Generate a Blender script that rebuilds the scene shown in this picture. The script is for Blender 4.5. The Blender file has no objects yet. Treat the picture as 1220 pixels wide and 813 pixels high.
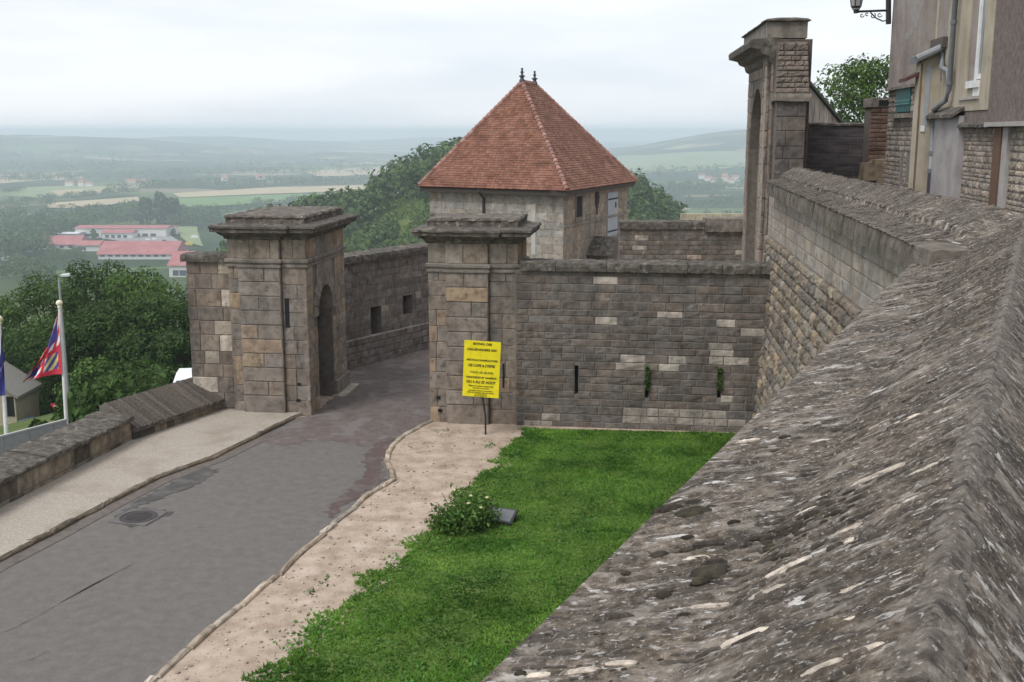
import bpy, math, random
import numpy as np
from mathutils import Vector, Matrix
S = bpy.context.scene
COL = S.collection
# ------------------------------------------------------------------ camera, sky, sun, exposure
PITCH = math.atan(248.5/1300.0)
cam = bpy.data.objects.new('camera', bpy.data.cameras.new('camera'))
COL.objects.link(cam)
cam.data.sensor_width = 36.0
cam.data.lens = 36.0*1300/1220
cam.data.clip_start = 0.05
cam.data.clip_end = 60000
cam.location = (0, 0, 7)
cam.rotation_euler = (math.pi/2-PITCH, 0, 0)
S.camera = cam
SUN_EL, SUN_ROT = math.radians(52), math.radians(225)
W = bpy.data.worlds.new('World'); S.world = W; W.use_nodes = True
def build_world():
    nt = W.node_tree; n = nt.nodes; l = nt.links; n.clear()
    out = n.new('ShaderNodeOutputWorld'); bg = n.new('ShaderNodeBackground')
    sky = n.new('ShaderNodeTexSky'); sky.sky_type = 'NISHITA'; sky.sun_disc = False
    sky.sun_elevation = SUN_EL; sky.sun_rotation = SUN_ROT
    tc = n.new('ShaderNodeTexCoord'); mp = n.new('ShaderNodeMapping'); mp.inputs['Scale'].default_value = (1, 1, 5.5)
    no = n.new('ShaderNodeTexNoise'); no.inputs['Scale'].default_value = 2.4; no.inputs['Detail'].default_value = 7; no.inputs['Roughness'].default_value = .5
    cr = n.new('ShaderNodeValToRGB')
    cr.color_ramp.elements[0].position = .36; cr.color_ramp.elements[0].color = (5.5, 5.85, 6.4, 1)
    cr.color_ramp.elements[1].position = .58; cr.color_ramp.elements[1].color = (6.85, 7.0, 7.3, 1)
    mx = n.new('ShaderNodeMixRGB'); mx.inputs[0].default_value = .9
    l.new(tc.outputs['Generated'], mp.inputs[0]); l.new(mp.outputs[0], no.inputs['Vector']); l.new(no.outputs[0], cr.inputs[0])
    l.new(sky.outputs[0], mx.inputs[1]); l.new(cr.outputs[0], mx.inputs[2]); l.new(mx.outputs[0], bg.inputs[0])
    bg.inputs[1].default_value = .1
    l.new(bg.outputs[0], out.inputs[0])
build_world()
sun = bpy.data.objects.new('sun', bpy.data.lights.new('sun', 'SUN')); COL.objects.link(sun)
sun.data.energy = 1.5; sun.data.angle = math.radians(24); sun.data.color = (1, .975, .94)
sun.rotation_euler = (math.pi/2-SUN_EL, 0, math.pi-SUN_ROT)
vs = S.view_settings
vs.view_transform = 'Standard'; vs.look = 'None'; vs.exposure = 0.64; vs.gamma = 1
S.cycles.volume_bounces = 2
rnd = random.Random(7)
RN = np.random.default_rng(5)
# ------------------------------------------------------------------ small tools
def lin(c):
    return tuple((x/255/12.92 if x/255 <= .04045 else ((x/255+.055)/1.055)**2.4) for x in c)
def ray(x, y):
    u = (x-610)/1300; v = (406.5-y)/1300
    return Vector((u, math.cos(PITCH)+v*math.sin(PITCH), -math.sin(PITCH)+v*math.cos(PITCH)))
def GZ(x, y, z=0.0):
    d = ray(x, y); t = (z-7)/d.z
    return Vector((d.x*t, d.y*t, z))
def GY(x, y, Y):
    d = ray(x, y); t = Y/d.y
    return Vector((d.x*t, Y, 7+d.z*t))
def PJ(p):
    dz = p[2]-7; f = p[1]*math.cos(PITCH)-dz*math.sin(PITCH); u = p[1]*math.sin(PITCH)+dz*math.cos(PITCH)
    f = max(f, .05)
    return 610+1300*p[0]/f, 406.5-1300*u/f
def link(o, parent=None):
    COL.objects.link(o)
    if parent is not None:
        o.parent = parent
        q = parent; L = Vector((0, 0, 0))
        if q.type == 'EMPTY': L = q.location
        o.matrix_parent_inverse = Matrix.Translation(-L)
    return o
def tag(o, label=None, cat=None, group=None, kind=None):
    if label: o['label'] = label
    if cat: o['category'] = cat
    if group: o['group'] = group
    if kind: o['kind'] = kind
    return o
def thing(name, loc, label, cat, group=None, kind=None):
    o = bpy.data.objects.new(name, None); o.empty_display_size = .3
    o.location = loc; COL.objects.link(o)
    return tag(o, label, cat, group, kind)
def mesh(name, v, f, smooth=False):
    m = bpy.data.meshes.new(name)
    if isinstance(v, np.ndarray):
        k = f.shape[1]
        m.vertices.add(len(v)); m.vertices.foreach_set('co', v.astype(np.float32).ravel())
        m.loops.add(f.size); m.loops.foreach_set('vertex_index', f.astype(np.int32).ravel())
        m.polygons.add(len(f)); m.polygons.foreach_set('loop_start', np.arange(0, f.size, k, dtype=np.int32))
        m.update(calc_edges=True)
    else:
        m.from_pydata([tuple(p) for p in v], [], f); m.update()
    if smooth: m.polygons.foreach_set('use_smooth', [True]*len(m.polygons))
    return m
def ob(name, v, f, mat, parent=None, smooth=False):
    m = mesh(name, v, f, smooth); m.materials.append(mat)
    return link(bpy.data.objects.new(name, m), parent)
class MB:
    def __init__(s): s.v = []; s.f = []
    def quad(s, a, b, c, d):
        n = len(s.v); s.v += [a, b, c, d]; s.f.append((n, n+1, n+2, n+3))
    def box(s, a, b):
        (x0, y0, z0), (x1, y1, z1) = a, b
        s.hexa([Vector(p) for p in ((x0, y0, z0), (x1, y0, z0), (x1, y1, z0), (x0, y1, z0), (x0, y0, z1), (x1, y0, z1), (x1, y1, z1), (x0, y1, z1))])
    def hexa(s, p):
        n = len(s.v); s.v += p
        for q in ((0, 3, 2, 1), (4, 5, 6, 7), (0, 1, 5, 4), (1, 2, 6, 5), (2, 3, 7, 6), (3, 0, 4, 7)): s.f.append(tuple(n+i for i in q))
    def fbox(s, F, u0, u1, n0, n1, z0, z1):
        s.hexa([F(u0, n0, z0), F(u1, n0, z0), F(u1, n1, z0), F(u0, n1, z0), F(u0, n0, z1), F(u1, n0, z1), F(u1, n1, z1), F(u0, n1, z1)])
    def tube(s, pts, r, k=8, cap=True):
        pts = [Vector(p) for p in pts]
        if not isinstance(r, (list, tuple)): r = [r]*len(pts)
        n0 = len(s.v); ref = Vector((0, 0, 1))
        for i, p in enumerate(pts):
            t = (pts[min(i+1, len(pts)-1)]-pts[max(i-1, 0)]).normalized()
            a = ref if abs(t.dot(ref)) < .95 else Vector((1, 0, 0))
            x = t.cross(a).normalized(); y = t.cross(x)
            for j in range(k):
                w = 2*math.pi*j/k; s.v.append(p+(x*math.cos(w)+y*math.sin(w))*r[i])
        for i in range(len(pts)-1):
            for j in range(k):
                a = n0+i*k+j; b = n0+i*k+(j+1) % k
                s.f.append((a, b, b+k, a+k))
        if cap:
            s.f.append(tuple(n0+j for j in range(k))); s.f.append(tuple(n0+(len(pts)-1)*k+j for j in reversed(range(k))))
    def lathe(s, c, prof, k=12):
        n0 = len(s.v)
        for r, z in prof:
            for j in range(k):
                w = 2*math.pi*j/k; s.v.append(Vector((c[0]+r*math.cos(w), c[1]+r*math.sin(w), c[2]+z)))
        for i in range(len(prof)-1):
            for j in range(k):
                a = n0+i*k+j; b = n0+i*k+(j+1) % k
                s.f.append((a, b, b+k, a+k))
    def prism(s, poly, z0, z1):
        n = len(s.v); k = len(poly)
        s.v += [Vector((p[0], p[1], z0)) for p in poly]+[Vector((p[0], p[1], z1)) for p in poly]
        for j in range(k): s.f.append((n+j, n+(j+1) % k, n+k+(j+1) % k, n+k+j))
        s.f.append(tuple(n+j for j in reversed(range(k)))); s.f.append(tuple(n+k+j for j in range(k)))
    def extrude(s, A, B):
        """loft between two equal-length closed rings"""
        n = len(s.v); k = len(A); s.v += [Vector(p) for p in A]+[Vector(p) for p in B]
        for j in range(k): s.f.append((n+j, n+(j+1) % k, n+k+(j+1) % k, n+k+j))
        s.f.append(tuple(n+j for j in reversed(range(k)))); s.f.append(tuple(n+k+j for j in range(k)))
    def build(s, name, mat, parent=None, smooth=False):
        return ob(name, s.v, s.f, mat, parent, smooth)
def frame(O, U, V=None):
    """local frame: u along, n outward (to the right-hand side facing the camera), z up"""
    O = Vector(O); U = Vector((U[0], U[1], 0)).normalized(); N = Vector((U.y, -U.x, 0))
    def F(u, n, z): return O+U*u+N*n+Vector((0, 0, z))
    F.O, F.U, F.N = O, U, N
    return F
def h2(ix, iy, seed):
    a = (ix*374761393+iy*668265263+seed*974711) & 0xffffffff
    a = ((a ^ (a >> 13))*1274126177) & 0xffffffff
    return ((a ^ (a >> 16)) & 0xffff)/65535.0
def vnoise(x, y, seed=0):
    x = np.asarray(x, float); y = np.asarray(y, float)
    ix = np.floor(x).astype(np.int64); iy = np.floor(y).astype(np.int64)
    fx = x-ix; fy = y-iy; fx = fx*fx*(3-2*fx); fy = fy*fy*(3-2*fy)
    return (h2(ix, iy, seed)*(1-fx)+h2(ix+1, iy, seed)*fx)*(1-fy)+(h2(ix, iy+1, seed)*(1-fx)+h2(ix+1, iy+1, seed)*fx)*fy
def fbm(x, y, seed=0, o=4):
    r = 0; a = .5
    for i in range(o): r = r+a*vnoise(x*2**i, y*2**i, seed+i); a *= .5
    return r
# ------------------------------------------------------------------ materials
def mat(name, cols, scale=3.0, det=6, rough=.92, bump=.25, bscale=40.0, tint=None, vary=0.0, stain=0.0, stain_col=(.02, .018, .016), zs=1.0, dist=.01,
        spots=None, spec=.25, mapscale=None, ramp=(.3, .7), rot=None, lich=None, island=0.0, emit=None, low=0.0, ro0=.6):
    m = bpy.data.materials.new(name); m.use_nodes = True
    nt = m.node_tree; n = nt.nodes; l = nt.links
    b = n['Principled BSDF']; b.inputs['Roughness'].default_value = rough; b.inputs['Specular IOR Level'].default_value = spec
    g = n.new('ShaderNodeNewGeometry'); mp = n.new('ShaderNodeMapping')
    if mapscale: mp.inputs['Scale'].default_value = mapscale
    if rot: mp.inputs['Rotation'].default_value = rot
    l.new(g.outputs['Position'], mp.inputs[0]); P = mp.outputs[0]
    def noise(sc, d=6, vec=P, ro=.6):
        k = n.new('ShaderNodeTexNoise'); k.inputs['Scale'].default_value = sc; k.inputs['Detail'].default_value = d; k.inputs['Roughness'].default_value = ro
        l.new(vec, k.inputs['Vector']); return k
    def rampn(src, stops):
        r = n.new('ShaderNodeValToRGB'); e = r.color_ramp.elements
        while len(e) < len(stops): e.new(.5)
        for i, (p, c) in enumerate(stops): e[i].position = p; e[i].color = (*c, 1)
        l.new(src, r.inputs[0]); return r
    def mix(fac, a, bb, mode='MIX'):
        k = n.new('ShaderNodeMixRGB'); k.blend_type = mode
        for i, s in ((0, fac), (1, a), (2, bb)):
            if isinstance(s, (int, float)): k.inputs[i].default_value = s
            elif isinstance(s, tuple): k.inputs[i].default_value = (*s, 1)
            else: l.new(s, k.inputs[i])
        return k.outputs[0]
    k = len(cols)
    st = [(ramp[0]+(ramp[1]-ramp[0])*i/max(1, k-1), c) for i, c in enumerate(cols)]
    c = rampn(noise(scale, det, P, ro0).outputs[0], st).outputs[0]
    if low:
        v = rampn(noise(scale*.12, 3).outputs[0], [(.35, (1-low,)*3), (.65, (1+low,)*3)]).outputs[0]
        c = mix(1.0, c, v, 'MULTIPLY')
    if tint == 'obj':
        oi = n.new('ShaderNodeObjectInfo'); c = mix(1.0, c, oi.outputs['Color'], 'MULTIPLY')
    elif tint == 'attr':
        at = n.new('ShaderNodeAttribute'); at.attribute_name = 'tint'; c = mix(1.0, c, at.outputs['Color'], 'MULTIPLY')
    if vary or island:
        if vary: src = n.new('ShaderNodeObjectInfo').outputs['Random']
        else: src = g.outputs['Random Per Island']
        w = vary or island
        mr = n.new('ShaderNodeMapRange'); mr.inputs[3].default_value = 1-w; mr.inputs[4].default_value = 1+w
        l.new(src, mr.inputs[0]); c = mix(1.0, c, mr.outputs[0], 'MULTIPLY')
    if stain:
        ms = n.new('ShaderNodeMapping'); ms.inputs['Scale'].default_value = (1, 1, .12); l.new(g.outputs['Position'], ms.inputs[0])
        s = rampn(noise(2.2, 6, ms.outputs[0]).outputs[0], [(.46, (0, 0, 0)), (.68, (stain,)*3)])
        c = mix(s.outputs[0], c, stain_col)
    for (sc, lo, hi, colr, amt) in (spots or []):
        s = rampn(noise(sc, 5).outputs[0], [(lo, (0, 0, 0)), (hi, (amt,)*3)])
        c = mix(s.outputs[0], c, colr)
    for (sc, lo, hi, colr, amt, msc, mrot) in (lich or []):
        ms = n.new('ShaderNodeMapping'); ms.vector_type = 'POINT'
        m0 = n.new('ShaderNodeMapping'); m0.inputs['Rotation'].default_value = mrot; l.new(g.outputs['Position'], m0.inputs[0])
        ms.inputs['Scale'].default_value = msc; l.new(m0.outputs[0], ms.inputs[0])
        s = rampn(noise(sc, 6, ms.outputs[0], .65).outputs[0], [(lo, (0, 0, 0)), (hi, (amt,)*3)])
        c = mix(s.outputs[0], c, colr)
    l.new(c, b.inputs['Base Color'])
    if bump:
        bp = n.new('ShaderNodeBump'); bp.inputs['Strength'].default_value = bump; bp.inputs['Distance'].default_value = dist
        l.new(noise(bscale, 6).outputs[0], bp.inputs['Height']); l.new(bp.outputs[0], b.inputs['Normal'])
    if emit: b.inputs['Emission Color'].default_value = (*emit, 1); b.inputs['Emission Strength'].default_value = 1
    return m
def plain(name, c, rough=.6, metal=0.0, spec=.4):
    m = mat(name, [tuple(x*.88 for x in c), tuple(min(1, x*1.1) for x in c)], 6, 4, rough, .08, 60, spec=spec)
    m.node_tree.nodes['Principled BSDF'].inputs['Metallic'].default_value = metal
    return m
def leafmat(name, c, vary=.35):
    m = mat(name, [tuple(x*.58 for x in c), c, tuple(x*1.5 for x in c)], .55, 4, .75, 0, spec=.2, island=vary)  # clump-sized light and dark in the leaf colour stand in for shade
    n = m.node_tree.nodes; l = m.node_tree.links; b = n['Principled BSDF']
    tr = n.new('ShaderNodeBsdfTranslucent'); mx = n.new('ShaderNodeMixShader'); mx.inputs[0].default_value = .28
    l.new(b.inputs['Base Color'].links[0].from_socket, tr.inputs[0])
    l.new(b.outputs[0], mx.inputs[1]); l.new(tr.outputs[0], mx.inputs[2]); l.new(mx.outputs[0], n['Material Output'].inputs[0])
    return m
GREY = [(.105, .094, .085), (.192, .174, .16), (.28, .256, .236)]
WARM = [(.14, .122, .107), (.25, .222, .196), (.335, .302, .27)]
STK = dict(scale=5, bump=.5, bscale=30, dist=.015, tint='obj', spots=[(9, .58, .7, (.05, .044, .038), .6), (22, .64, .73, (.4, .375, .34), .55), (2.5, .56, .7, (.07, .06, .052), .45)])
M = {}
M['stone'] = mat('grey_stone', GREY, stain=.35, **STK)
M['stone_a'] = mat('grey_stone_joined', GREY, stain=.35, **{**STK, 'tint': 'attr'})
M['warm'] = mat('warm_stone', WARM, stain=.4, **STK)
M['warm_a'] = mat('warm_stone_joined', WARM, stain=.4, **{**STK, 'tint': 'attr'})
M['pale'] = mat('pale_stone', [(.22, .2, .18), (.34, .315, .28), (.44, .41, .37)], stain=.5, stain_col=(.12, .11, .1), **STK)
M['pale_a'] = mat('pale_stone_joined', [(.22, .2, .18), (.34, .315, .28), (.44, .41, .37)], stain=.5, stain_col=(.12, .11, .1), **{**STK, 'tint': 'attr'})
M['mortar'] = mat('lime_mortar', [(.15, .135, .12), (.24, .215, .185)], 8, bump=.6, bscale=60, stain=.35)
M['mortar_dark'] = mat('dark_mortar', [(.11, .098, .086), (.18, .16, .14)], 8, bump=.6, bscale=60, stain=.3)
M['coping'] = mat('weathered_coping', [(.05, .044, .038), (.1, .088, .075), (.17, .15, .125)], 6, bump=.9, bscale=25, dist=.03, spots=[(3, .58, .7, (.3, .27, .22), .55), (10, .63, .72, (.42, .4, .36), .6), (5, .62, .75, (.16, .11, .05), .4)])
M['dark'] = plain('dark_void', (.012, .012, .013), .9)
# ------------------------------------------------------------------ masonry builder
_sc = {}
def stone_mesh(l, h, d, var, rough, matl):
    key = (round(l/.05), round(h/.03), round(d, 2), var, rough, matl.name)
    if key in _sc: return _sc[key]
    l = max(1, key[0])*.05; h = max(1, key[1])*.03
    r = random.Random(hash(key[:5]) & 0xffff)
    c = (.03 if rough else .012); c = min(c, h*.14, l*.14); rz = min(.02, h*.085)
    j = (lambda a: r.uniform(-a, a))
    nx, ny = (4, 3) if rough else (2, 2)
    v = []; f = []
    for iy in range(ny+1):
        for ix in range(nx+1):
            x = -l/2+l*ix/nx; y = -h/2+h*iy/ny
            ex = ix in (0, nx); ey = iy in (0, ny)
            if ex: x -= math.copysign(c, x)
            if ey: y -= math.copysign(c, y)
            z = j(rz if rough else .006)
            v.append((x+j(c*.45), y+j(c*.45), z+(0 if (ex or ey) else (rz if rough else .004))))
    for iy in range(ny):
        for ix in range(nx):
            a = iy*(nx+1)+ix; f.append((a, a+1, a+nx+2, a+nx+1))
    ring = [ix for ix in range(nx+1)]+[iy*(nx+1)+nx for iy in range(1, ny+1)]+[ny*(nx+1)+ix for ix in range(nx-1, -1, -1)]+[iy*(nx+1) for iy in range(ny-1, 0, -1)]
    n0 = len(v); K = len(ring)
    for i in ring:
        ix = i % (nx+1); iy = i//(nx+1)
        v.append((-l/2+l*ix/nx+j(c*.2)*(ix not in (0, nx)), -h/2+h*iy/ny+j(c*.2)*(iy not in (0, ny)), -c*1.1))
    for i in ring:
        ix = i % (nx+1); iy = i//(nx+1)
        v.append((-l/2+l*ix/nx, -h/2+h*iy/ny, -d))
    for k in range(K):
        a, b = ring[k], ring[(k+1) % K]
        f.append((b, a, n0+k, n0+(k+1) % K)); f.append((n0+(k+1) % K, n0+k, n0+K+k, n0+K+(k+1) % K))
    m = mesh('stone', v, f); m.materials.append(matl)
    _sc[key] = (m, l, h)
    return _sc[key]
def subtract(iv, cuts):
    for a, b in cuts:
        out = []
        for p, q in iv:
            if b <= p or a >= q: out.append((p, q))
            else:
                if a > p: out.append((p, a))
                if b < q: out.append((b, q))
        iv = out
    return iv
def courses_of(H, h0, h1, r):
    z = 0; out = []
    while z < H-1e-3:
        h = r.uniform(h0, h1)
        if H-z-h < h0*.6: h = H-z
        out.append((z, z+h)); z += h
    return out
class Masonry:
    """collects stones of one thing, then builds the 300 that show largest as parts and the rest as one joined part"""
    def __init__(s, root, matl, matl_attr, name='stone', limit=300): s.root, s.m, s.ma, s.name, s.limit, s.L = root, matl, matl_attr, name, limit, []
    def wall(s, O, U, W_, H, ch, sl, pal, holes=(), rough=False, depth=.1, gap=.012, proud=.015, V=None, cull=None, seed=1, top=None, bond=None, marks=(), left=None, right=None):
        r = random.Random(seed); U = Vector(U).normalized(); V = Vector(V).normalized() if V else Vector((0, 0, 1)); N = U.cross(V).normalized()
        O = Vector(O)
        cs = ch if isinstance(ch, list) else courses_of(H, ch[0], ch[1], r)
        for ci, (z0, z1) in enumerate(cs):
            u0 = left(.5*(z0+z1)) if left else 0.0; u1 = right(.5*(z0+z1)) if right else W_
            iv = subtract([(u0, u1)], [(a, b) for a, b, c, d in holes if min(z1, d)-max(z0, c) > .25*(z1-z0)])
            for p, q in iv:
                u = p
                if bond: ls = [q-p] if ci % 2 == 0 or (q-p) < bond else [(q-p)*r.uniform(.35, .65)]
                first = True
                while u < q-.02:
                    if bond: L = ls[0] if first else q-u
                    else: L = r.uniform(*sl)*(r.uniform(.4, 1) if first else 1)
                    first = False
                    if q-u-L < sl[0]*.5: L = q-u
                    zz1 = z1 if top is None else min(z1, top(u+L/2))
                    if zz1-z0 > .05:
                        c = O+U*(u+L/2)+V*((z0+zz1)/2)
                        col = pal(u+L/2, (z0+zz1)/2, r)
                        for mu, mz, mc in marks:
                            if u <= mu <= u+L and z0 <= mz <= zz1: col = mc
                        if cull is None or not cull(c):
                            s.L.append((c+N*(proud+r.uniform(-.4, .6)*proud), U, V, N, max(.03, L-gap), max(.03, zz1-z0-gap), depth, col, rough, r.randrange(3)))
                    u += L
    def build(s):
        def size(t):
            d = (t[0]-Vector((0, 0, 7))).length; return t[4]*t[5]/d/d
        s.L.sort(key=size, reverse=True)
        for t in s.L[:s.limit]:
            c, U, V, N, l, h, d, col, rough, var = t
            m, ml, mh = stone_mesh(l, h, d, var, rough, s.m)
            o = bpy.data.objects.new(s.name, m)
            R = Matrix((U, V, N)).transposed().to_4x4()
            o.matrix_basis = Matrix.Translation(c) @ R @ Matrix.Diagonal((l/ml, h/mh, 1, 1))
            o.color = (*col, 1); link(o, s.root)
        if len(s.L) > s.limit:
            vs_, fs, cs = [], [], []; n = 0
            for t in s.L[s.limit:]:
                c, U, V, N, l, h, d, col, rough, var = t
                m, ml, mh = stone_mesh(l, h, d, var, rough, s.m)
                for w in m.vertices: vs_.append(c+U*(w.co.x*l/ml)+V*(w.co.y*h/mh)+N*w.co.z); cs.append(col)
                for p in m.polygons: fs.append(tuple(n+i for i in p.vertices))
                n = len(vs_)
            o = ob('stonework', vs_, fs, s.ma, s.root); o['kind'] = 'stuff'
            a = o.data.attributes.new('tint', 'FLOAT_COLOR', 'POINT')
            a.data.foreach_set('color', np.array([(*c, 1) for c in cs], np.float32).ravel())
def core_wall(root, F, u0, u1, z0, z1, thick, holes, matl, name='wall_core', deep=.45, front=0.0):
    """solid wall behind the facing; holes are real recesses"""
    mb = MB(); us = sorted({u0, u1, *[h[0] for h in holes], *[h[1] for h in holes]}); zs = sorted({z0, z1, *[h[2] for h in holes], *[h[3] for h in holes]})
    for a, b in zip(us, us[1:]):
        for c, d in zip(zs, zs[1:]):
            if any(h[0] <= (a+b)/2 <= h[1] and h[2] <= (c+d)/2 <= h[3] for h in holes): continue
            mb.fbox(F, a, b, front, -deep, c, d)
    mb.fbox(F, u0, u1, -deep, -thick, z0, z1)
    return mb.build(name, matl, root)
def pal_of(base, jit=.16, odd=None, p_odd=0.0, warm=.05):
    def pal(u, v, r):
        if odd and r.random() < p_odd: b = odd[r.randrange(len(odd))]
        else: b = base
        k = 1+r.uniform(-jit, jit); w = r.uniform(-warm, warm)
        return (b[0]*k*(1+w), b[1]*k, b[2]*k*(1-w))
    return pal
def rough_bar(name, F, u0, u1, n0, n1, z0, z1, matl, root, seed=0, step=.12, amp=.02, slope=0.0):
    """coping bar along u with an uneven, crumbling surface; slope lifts the inner edge"""
    k = max(2, int((u1-u0)/step)); r = random.Random(seed)
    ring = [(n1, z0), (n1, z0+(z1-z0)*.5), (n1-.02, z1-.02), (n1+(n0-n1)*.25, z1+slope*.25), (n1+(n0-n1)*.5, z1+slope*.5), (n1+(n0-n1)*.75, z1+slope*.75), (n0+.02, z1+slope-.02), (n0, z0+(z1-z0)*.5), (n0, z0)]
    v = []; f = []; K = len(ring)
    for i in range(k+1):
        u = u0+(u1-u0)*i/k
        for (n, z) in ring: v.append(F(u, n+r.uniform(-amp, amp)*.7, z+r.uniform(-amp, amp)))
    for i in range(k):
        for j in range(K):
            a = i*K+j; b = i*K+(j+1) % K; f.append((a, b, b+K, a+K))
    f.append(tuple(reversed(range(K)))); f.append(tuple(k*K+j for j in range(K)))
    return ob(name, v, f, matl, root)
# ------------------------------------------------------------------ terrain, ground, road
SAND = [(.27, .205, .155), (.4, .315, .245), (.5, .41, .335)]
M['sand'] = mat('sandy_dirt', SAND, 2.5, 8, rough=1, bump=.3, bscale=45, dist=.01, spots=[(1.2, .55, .75, (.25, .17, .12), .6), (30, .62, .7, (.55, .48, .4), .6), (18, .63, .72, (.16, .12, .09), .5)])
M['gravel'] = mat('pale_gravel', [(.24, .205, .168), (.36, .315, .265), (.46, .41, .35)], 30, 8, 1, .45, 90, dist=.008, ro0=.7, spots=[(1.1, .5, .68, (.25, .2, .155), .6), (45, .6, .68, (.15, .13, .11), .55)])
M['asphalt'] = mat('worn_asphalt', [(.108, .098, .09), (.142, .13, .12), (.175, .162, .15)], 42, 9, .88, .6, 150, dist=.008, ro0=.75, low=.1, spots=[(.35, .5, .75, (.155, .142, .13), .5), (3.5, .66, .72, (.08, .073, .068), .55), (140, .6, .68, (.33, .31, .29), .5)])
M['asphalt_brown'] = mat('old_brown_asphalt', [(.1, .08, .074), (.135, .11, .101), (.17, .145, .135)], 30, 9, .88, .6, 150, dist=.008, ro0=.72, low=.15, spots=[(1.4, .53, .6, (.19, .175, .165), .6), (5, .6, .68, (.075, .056, .05), .6)])
M['patch_red'] = mat('reddish_repair_asphalt', [(.085, .06, .056), (.125, .092, .086)], 20, 8, .9, .6, 110, dist=.008, ro0=.7, spots=[(2.5, .48, .62, (.145, .13, .12), .85)])
M['patch_dark'] = mat('dark_repair_asphalt', [(.06, .056, .054), (.095, .09, .086)], 25, 8, .9, .6, 110, dist=.008, ro0=.7, spots=[(2.5, .45, .62, (.135, .123, .114), .85)])
M['kerb'] = mat('pale_kerb_stone', [(.2, .17, .14), (.36, .315, .26), (.46, .41, .35)], 5, 7, .95, .6, 40, dist=.015, tint='obj')
M['soil'] = mat('lawn_soil', [(.07, .12, .025), (.11, .15, .04)], 3, 6, 1, .5, 40)
def sheet(name, pts, z, matl, sub=None, kind='structure', wob=0.0, parent=None):
    m = bpy.data.meshes.new(name); m.from_pydata([(p[0], p[1], z) for p in pts], [], [tuple(range(len(pts)))]); m.update(); m.materials.append(matl)
    o = bpy.data.objects.new(name, m); link(o, parent)
    if kind: o['kind'] = kind
    return o
def ragged(pts, amp, step, seed, closed=True):
    r = random.Random(seed); out = []; P = pts+[pts[0]] if closed else pts
    for a, b in zip(P, P[1:]):
        a = Vector(a[:2]); b = Vector(b[:2]); k = max(1, int((b-a).length/step)); nn = Vector((-(b-a).y, (b-a).x)).normalized()
        for i in range(k): out.append(a+(b-a)*i/k+nn*r.uniform(-amp, amp))
    if not closed: out.append(Vector(P[-1][:2]))
    return out
FB = [(0, -.7), (6, -1.3), (12, -2.8), (24, -6.2), (31, -9.9), (45, -14), (80, -27), (200, -52), (400, -76), (800, -98), (1200, -101), (60000, -101)]
def dist_out(x, y):
    def hp(ax, ay, bx, by):
        ux, uy = bx-ax, by-ay; L = math.hypot(ux, uy); return ((y-ay)*ux-(x-ax)*uy)/L
    return np.maximum(np.maximum(hp(-11.6, 6, -8.1, 27), hp(-5.6, 31.4, -.3, 40.2)), y-62)
PX = [-900, -330, -200, -122, -106, -88, -72, -60, -52, -44, -36, -20, 0, 20, 40, 52, 62, 70, 80, 95, 130, 400]
PZ = [-100, -100, -99, -97, -38, -33, -30, -26, -20, -15, -12, -8, -6, -8, -17, -24, -30, -37, -50, -64, -85, -100]
def terrain(x, y):
    x = np.asarray(x, float); y = np.asarray(y, float)
    z = np.interp(dist_out(x, y), [p[0] for p in FB], [p[1] for p in FB])
    pz = np.interp(x, PX, PZ)
    sp = np.where(y < 450, pz-.22*(450-y), pz-.16*(y-450))+4*(fbm(x/30, y/30, 3, 3)-.5)
    z = np.where((y > 200), np.maximum(z, sp), z)
    r = np.hypot(x, y); far = np.clip((r-1500)/2500, 0, 1)
    az = np.degrees(np.arctan2(x, y))
    z = z+far*(fbm(x/700+9, y/700, 11, 4)-.45)*46
    def ridge(c, w, rr, rw, h): return h*np.exp(-((az-c)/w)**2)*np.exp(-((r-rr)/rw)**2)
    hills = ridge(-24, 9, 5600, 900, 92)+ridge(-16, 7, 7600, 1200, 80)+ridge(12, 5.5, 5200, 1300, 106)+ridge(22, 9, 6500, 1500, 120)+ridge(-4, 7, 9500, 1500, 60)+ridge(-31, 6, 8200, 1500, 104)
    return z+hills*(.86+.22*fbm(x/900, y/900, 31, 4))
def ground_at(px, py):
    """where the ray of a photo pixel meets the terrain"""
    d = ray(px, py); t = 24*np.exp(np.linspace(0, math.log(15000/24), 1100))
    k = np.nonzero(7+d.z*t < terrain(d.x*t, d.y*t))[0]; k = int(k[0]) if len(k) else 1099
    p = Vector((0, 0, 7))+d*float(t[k]); return p
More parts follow.
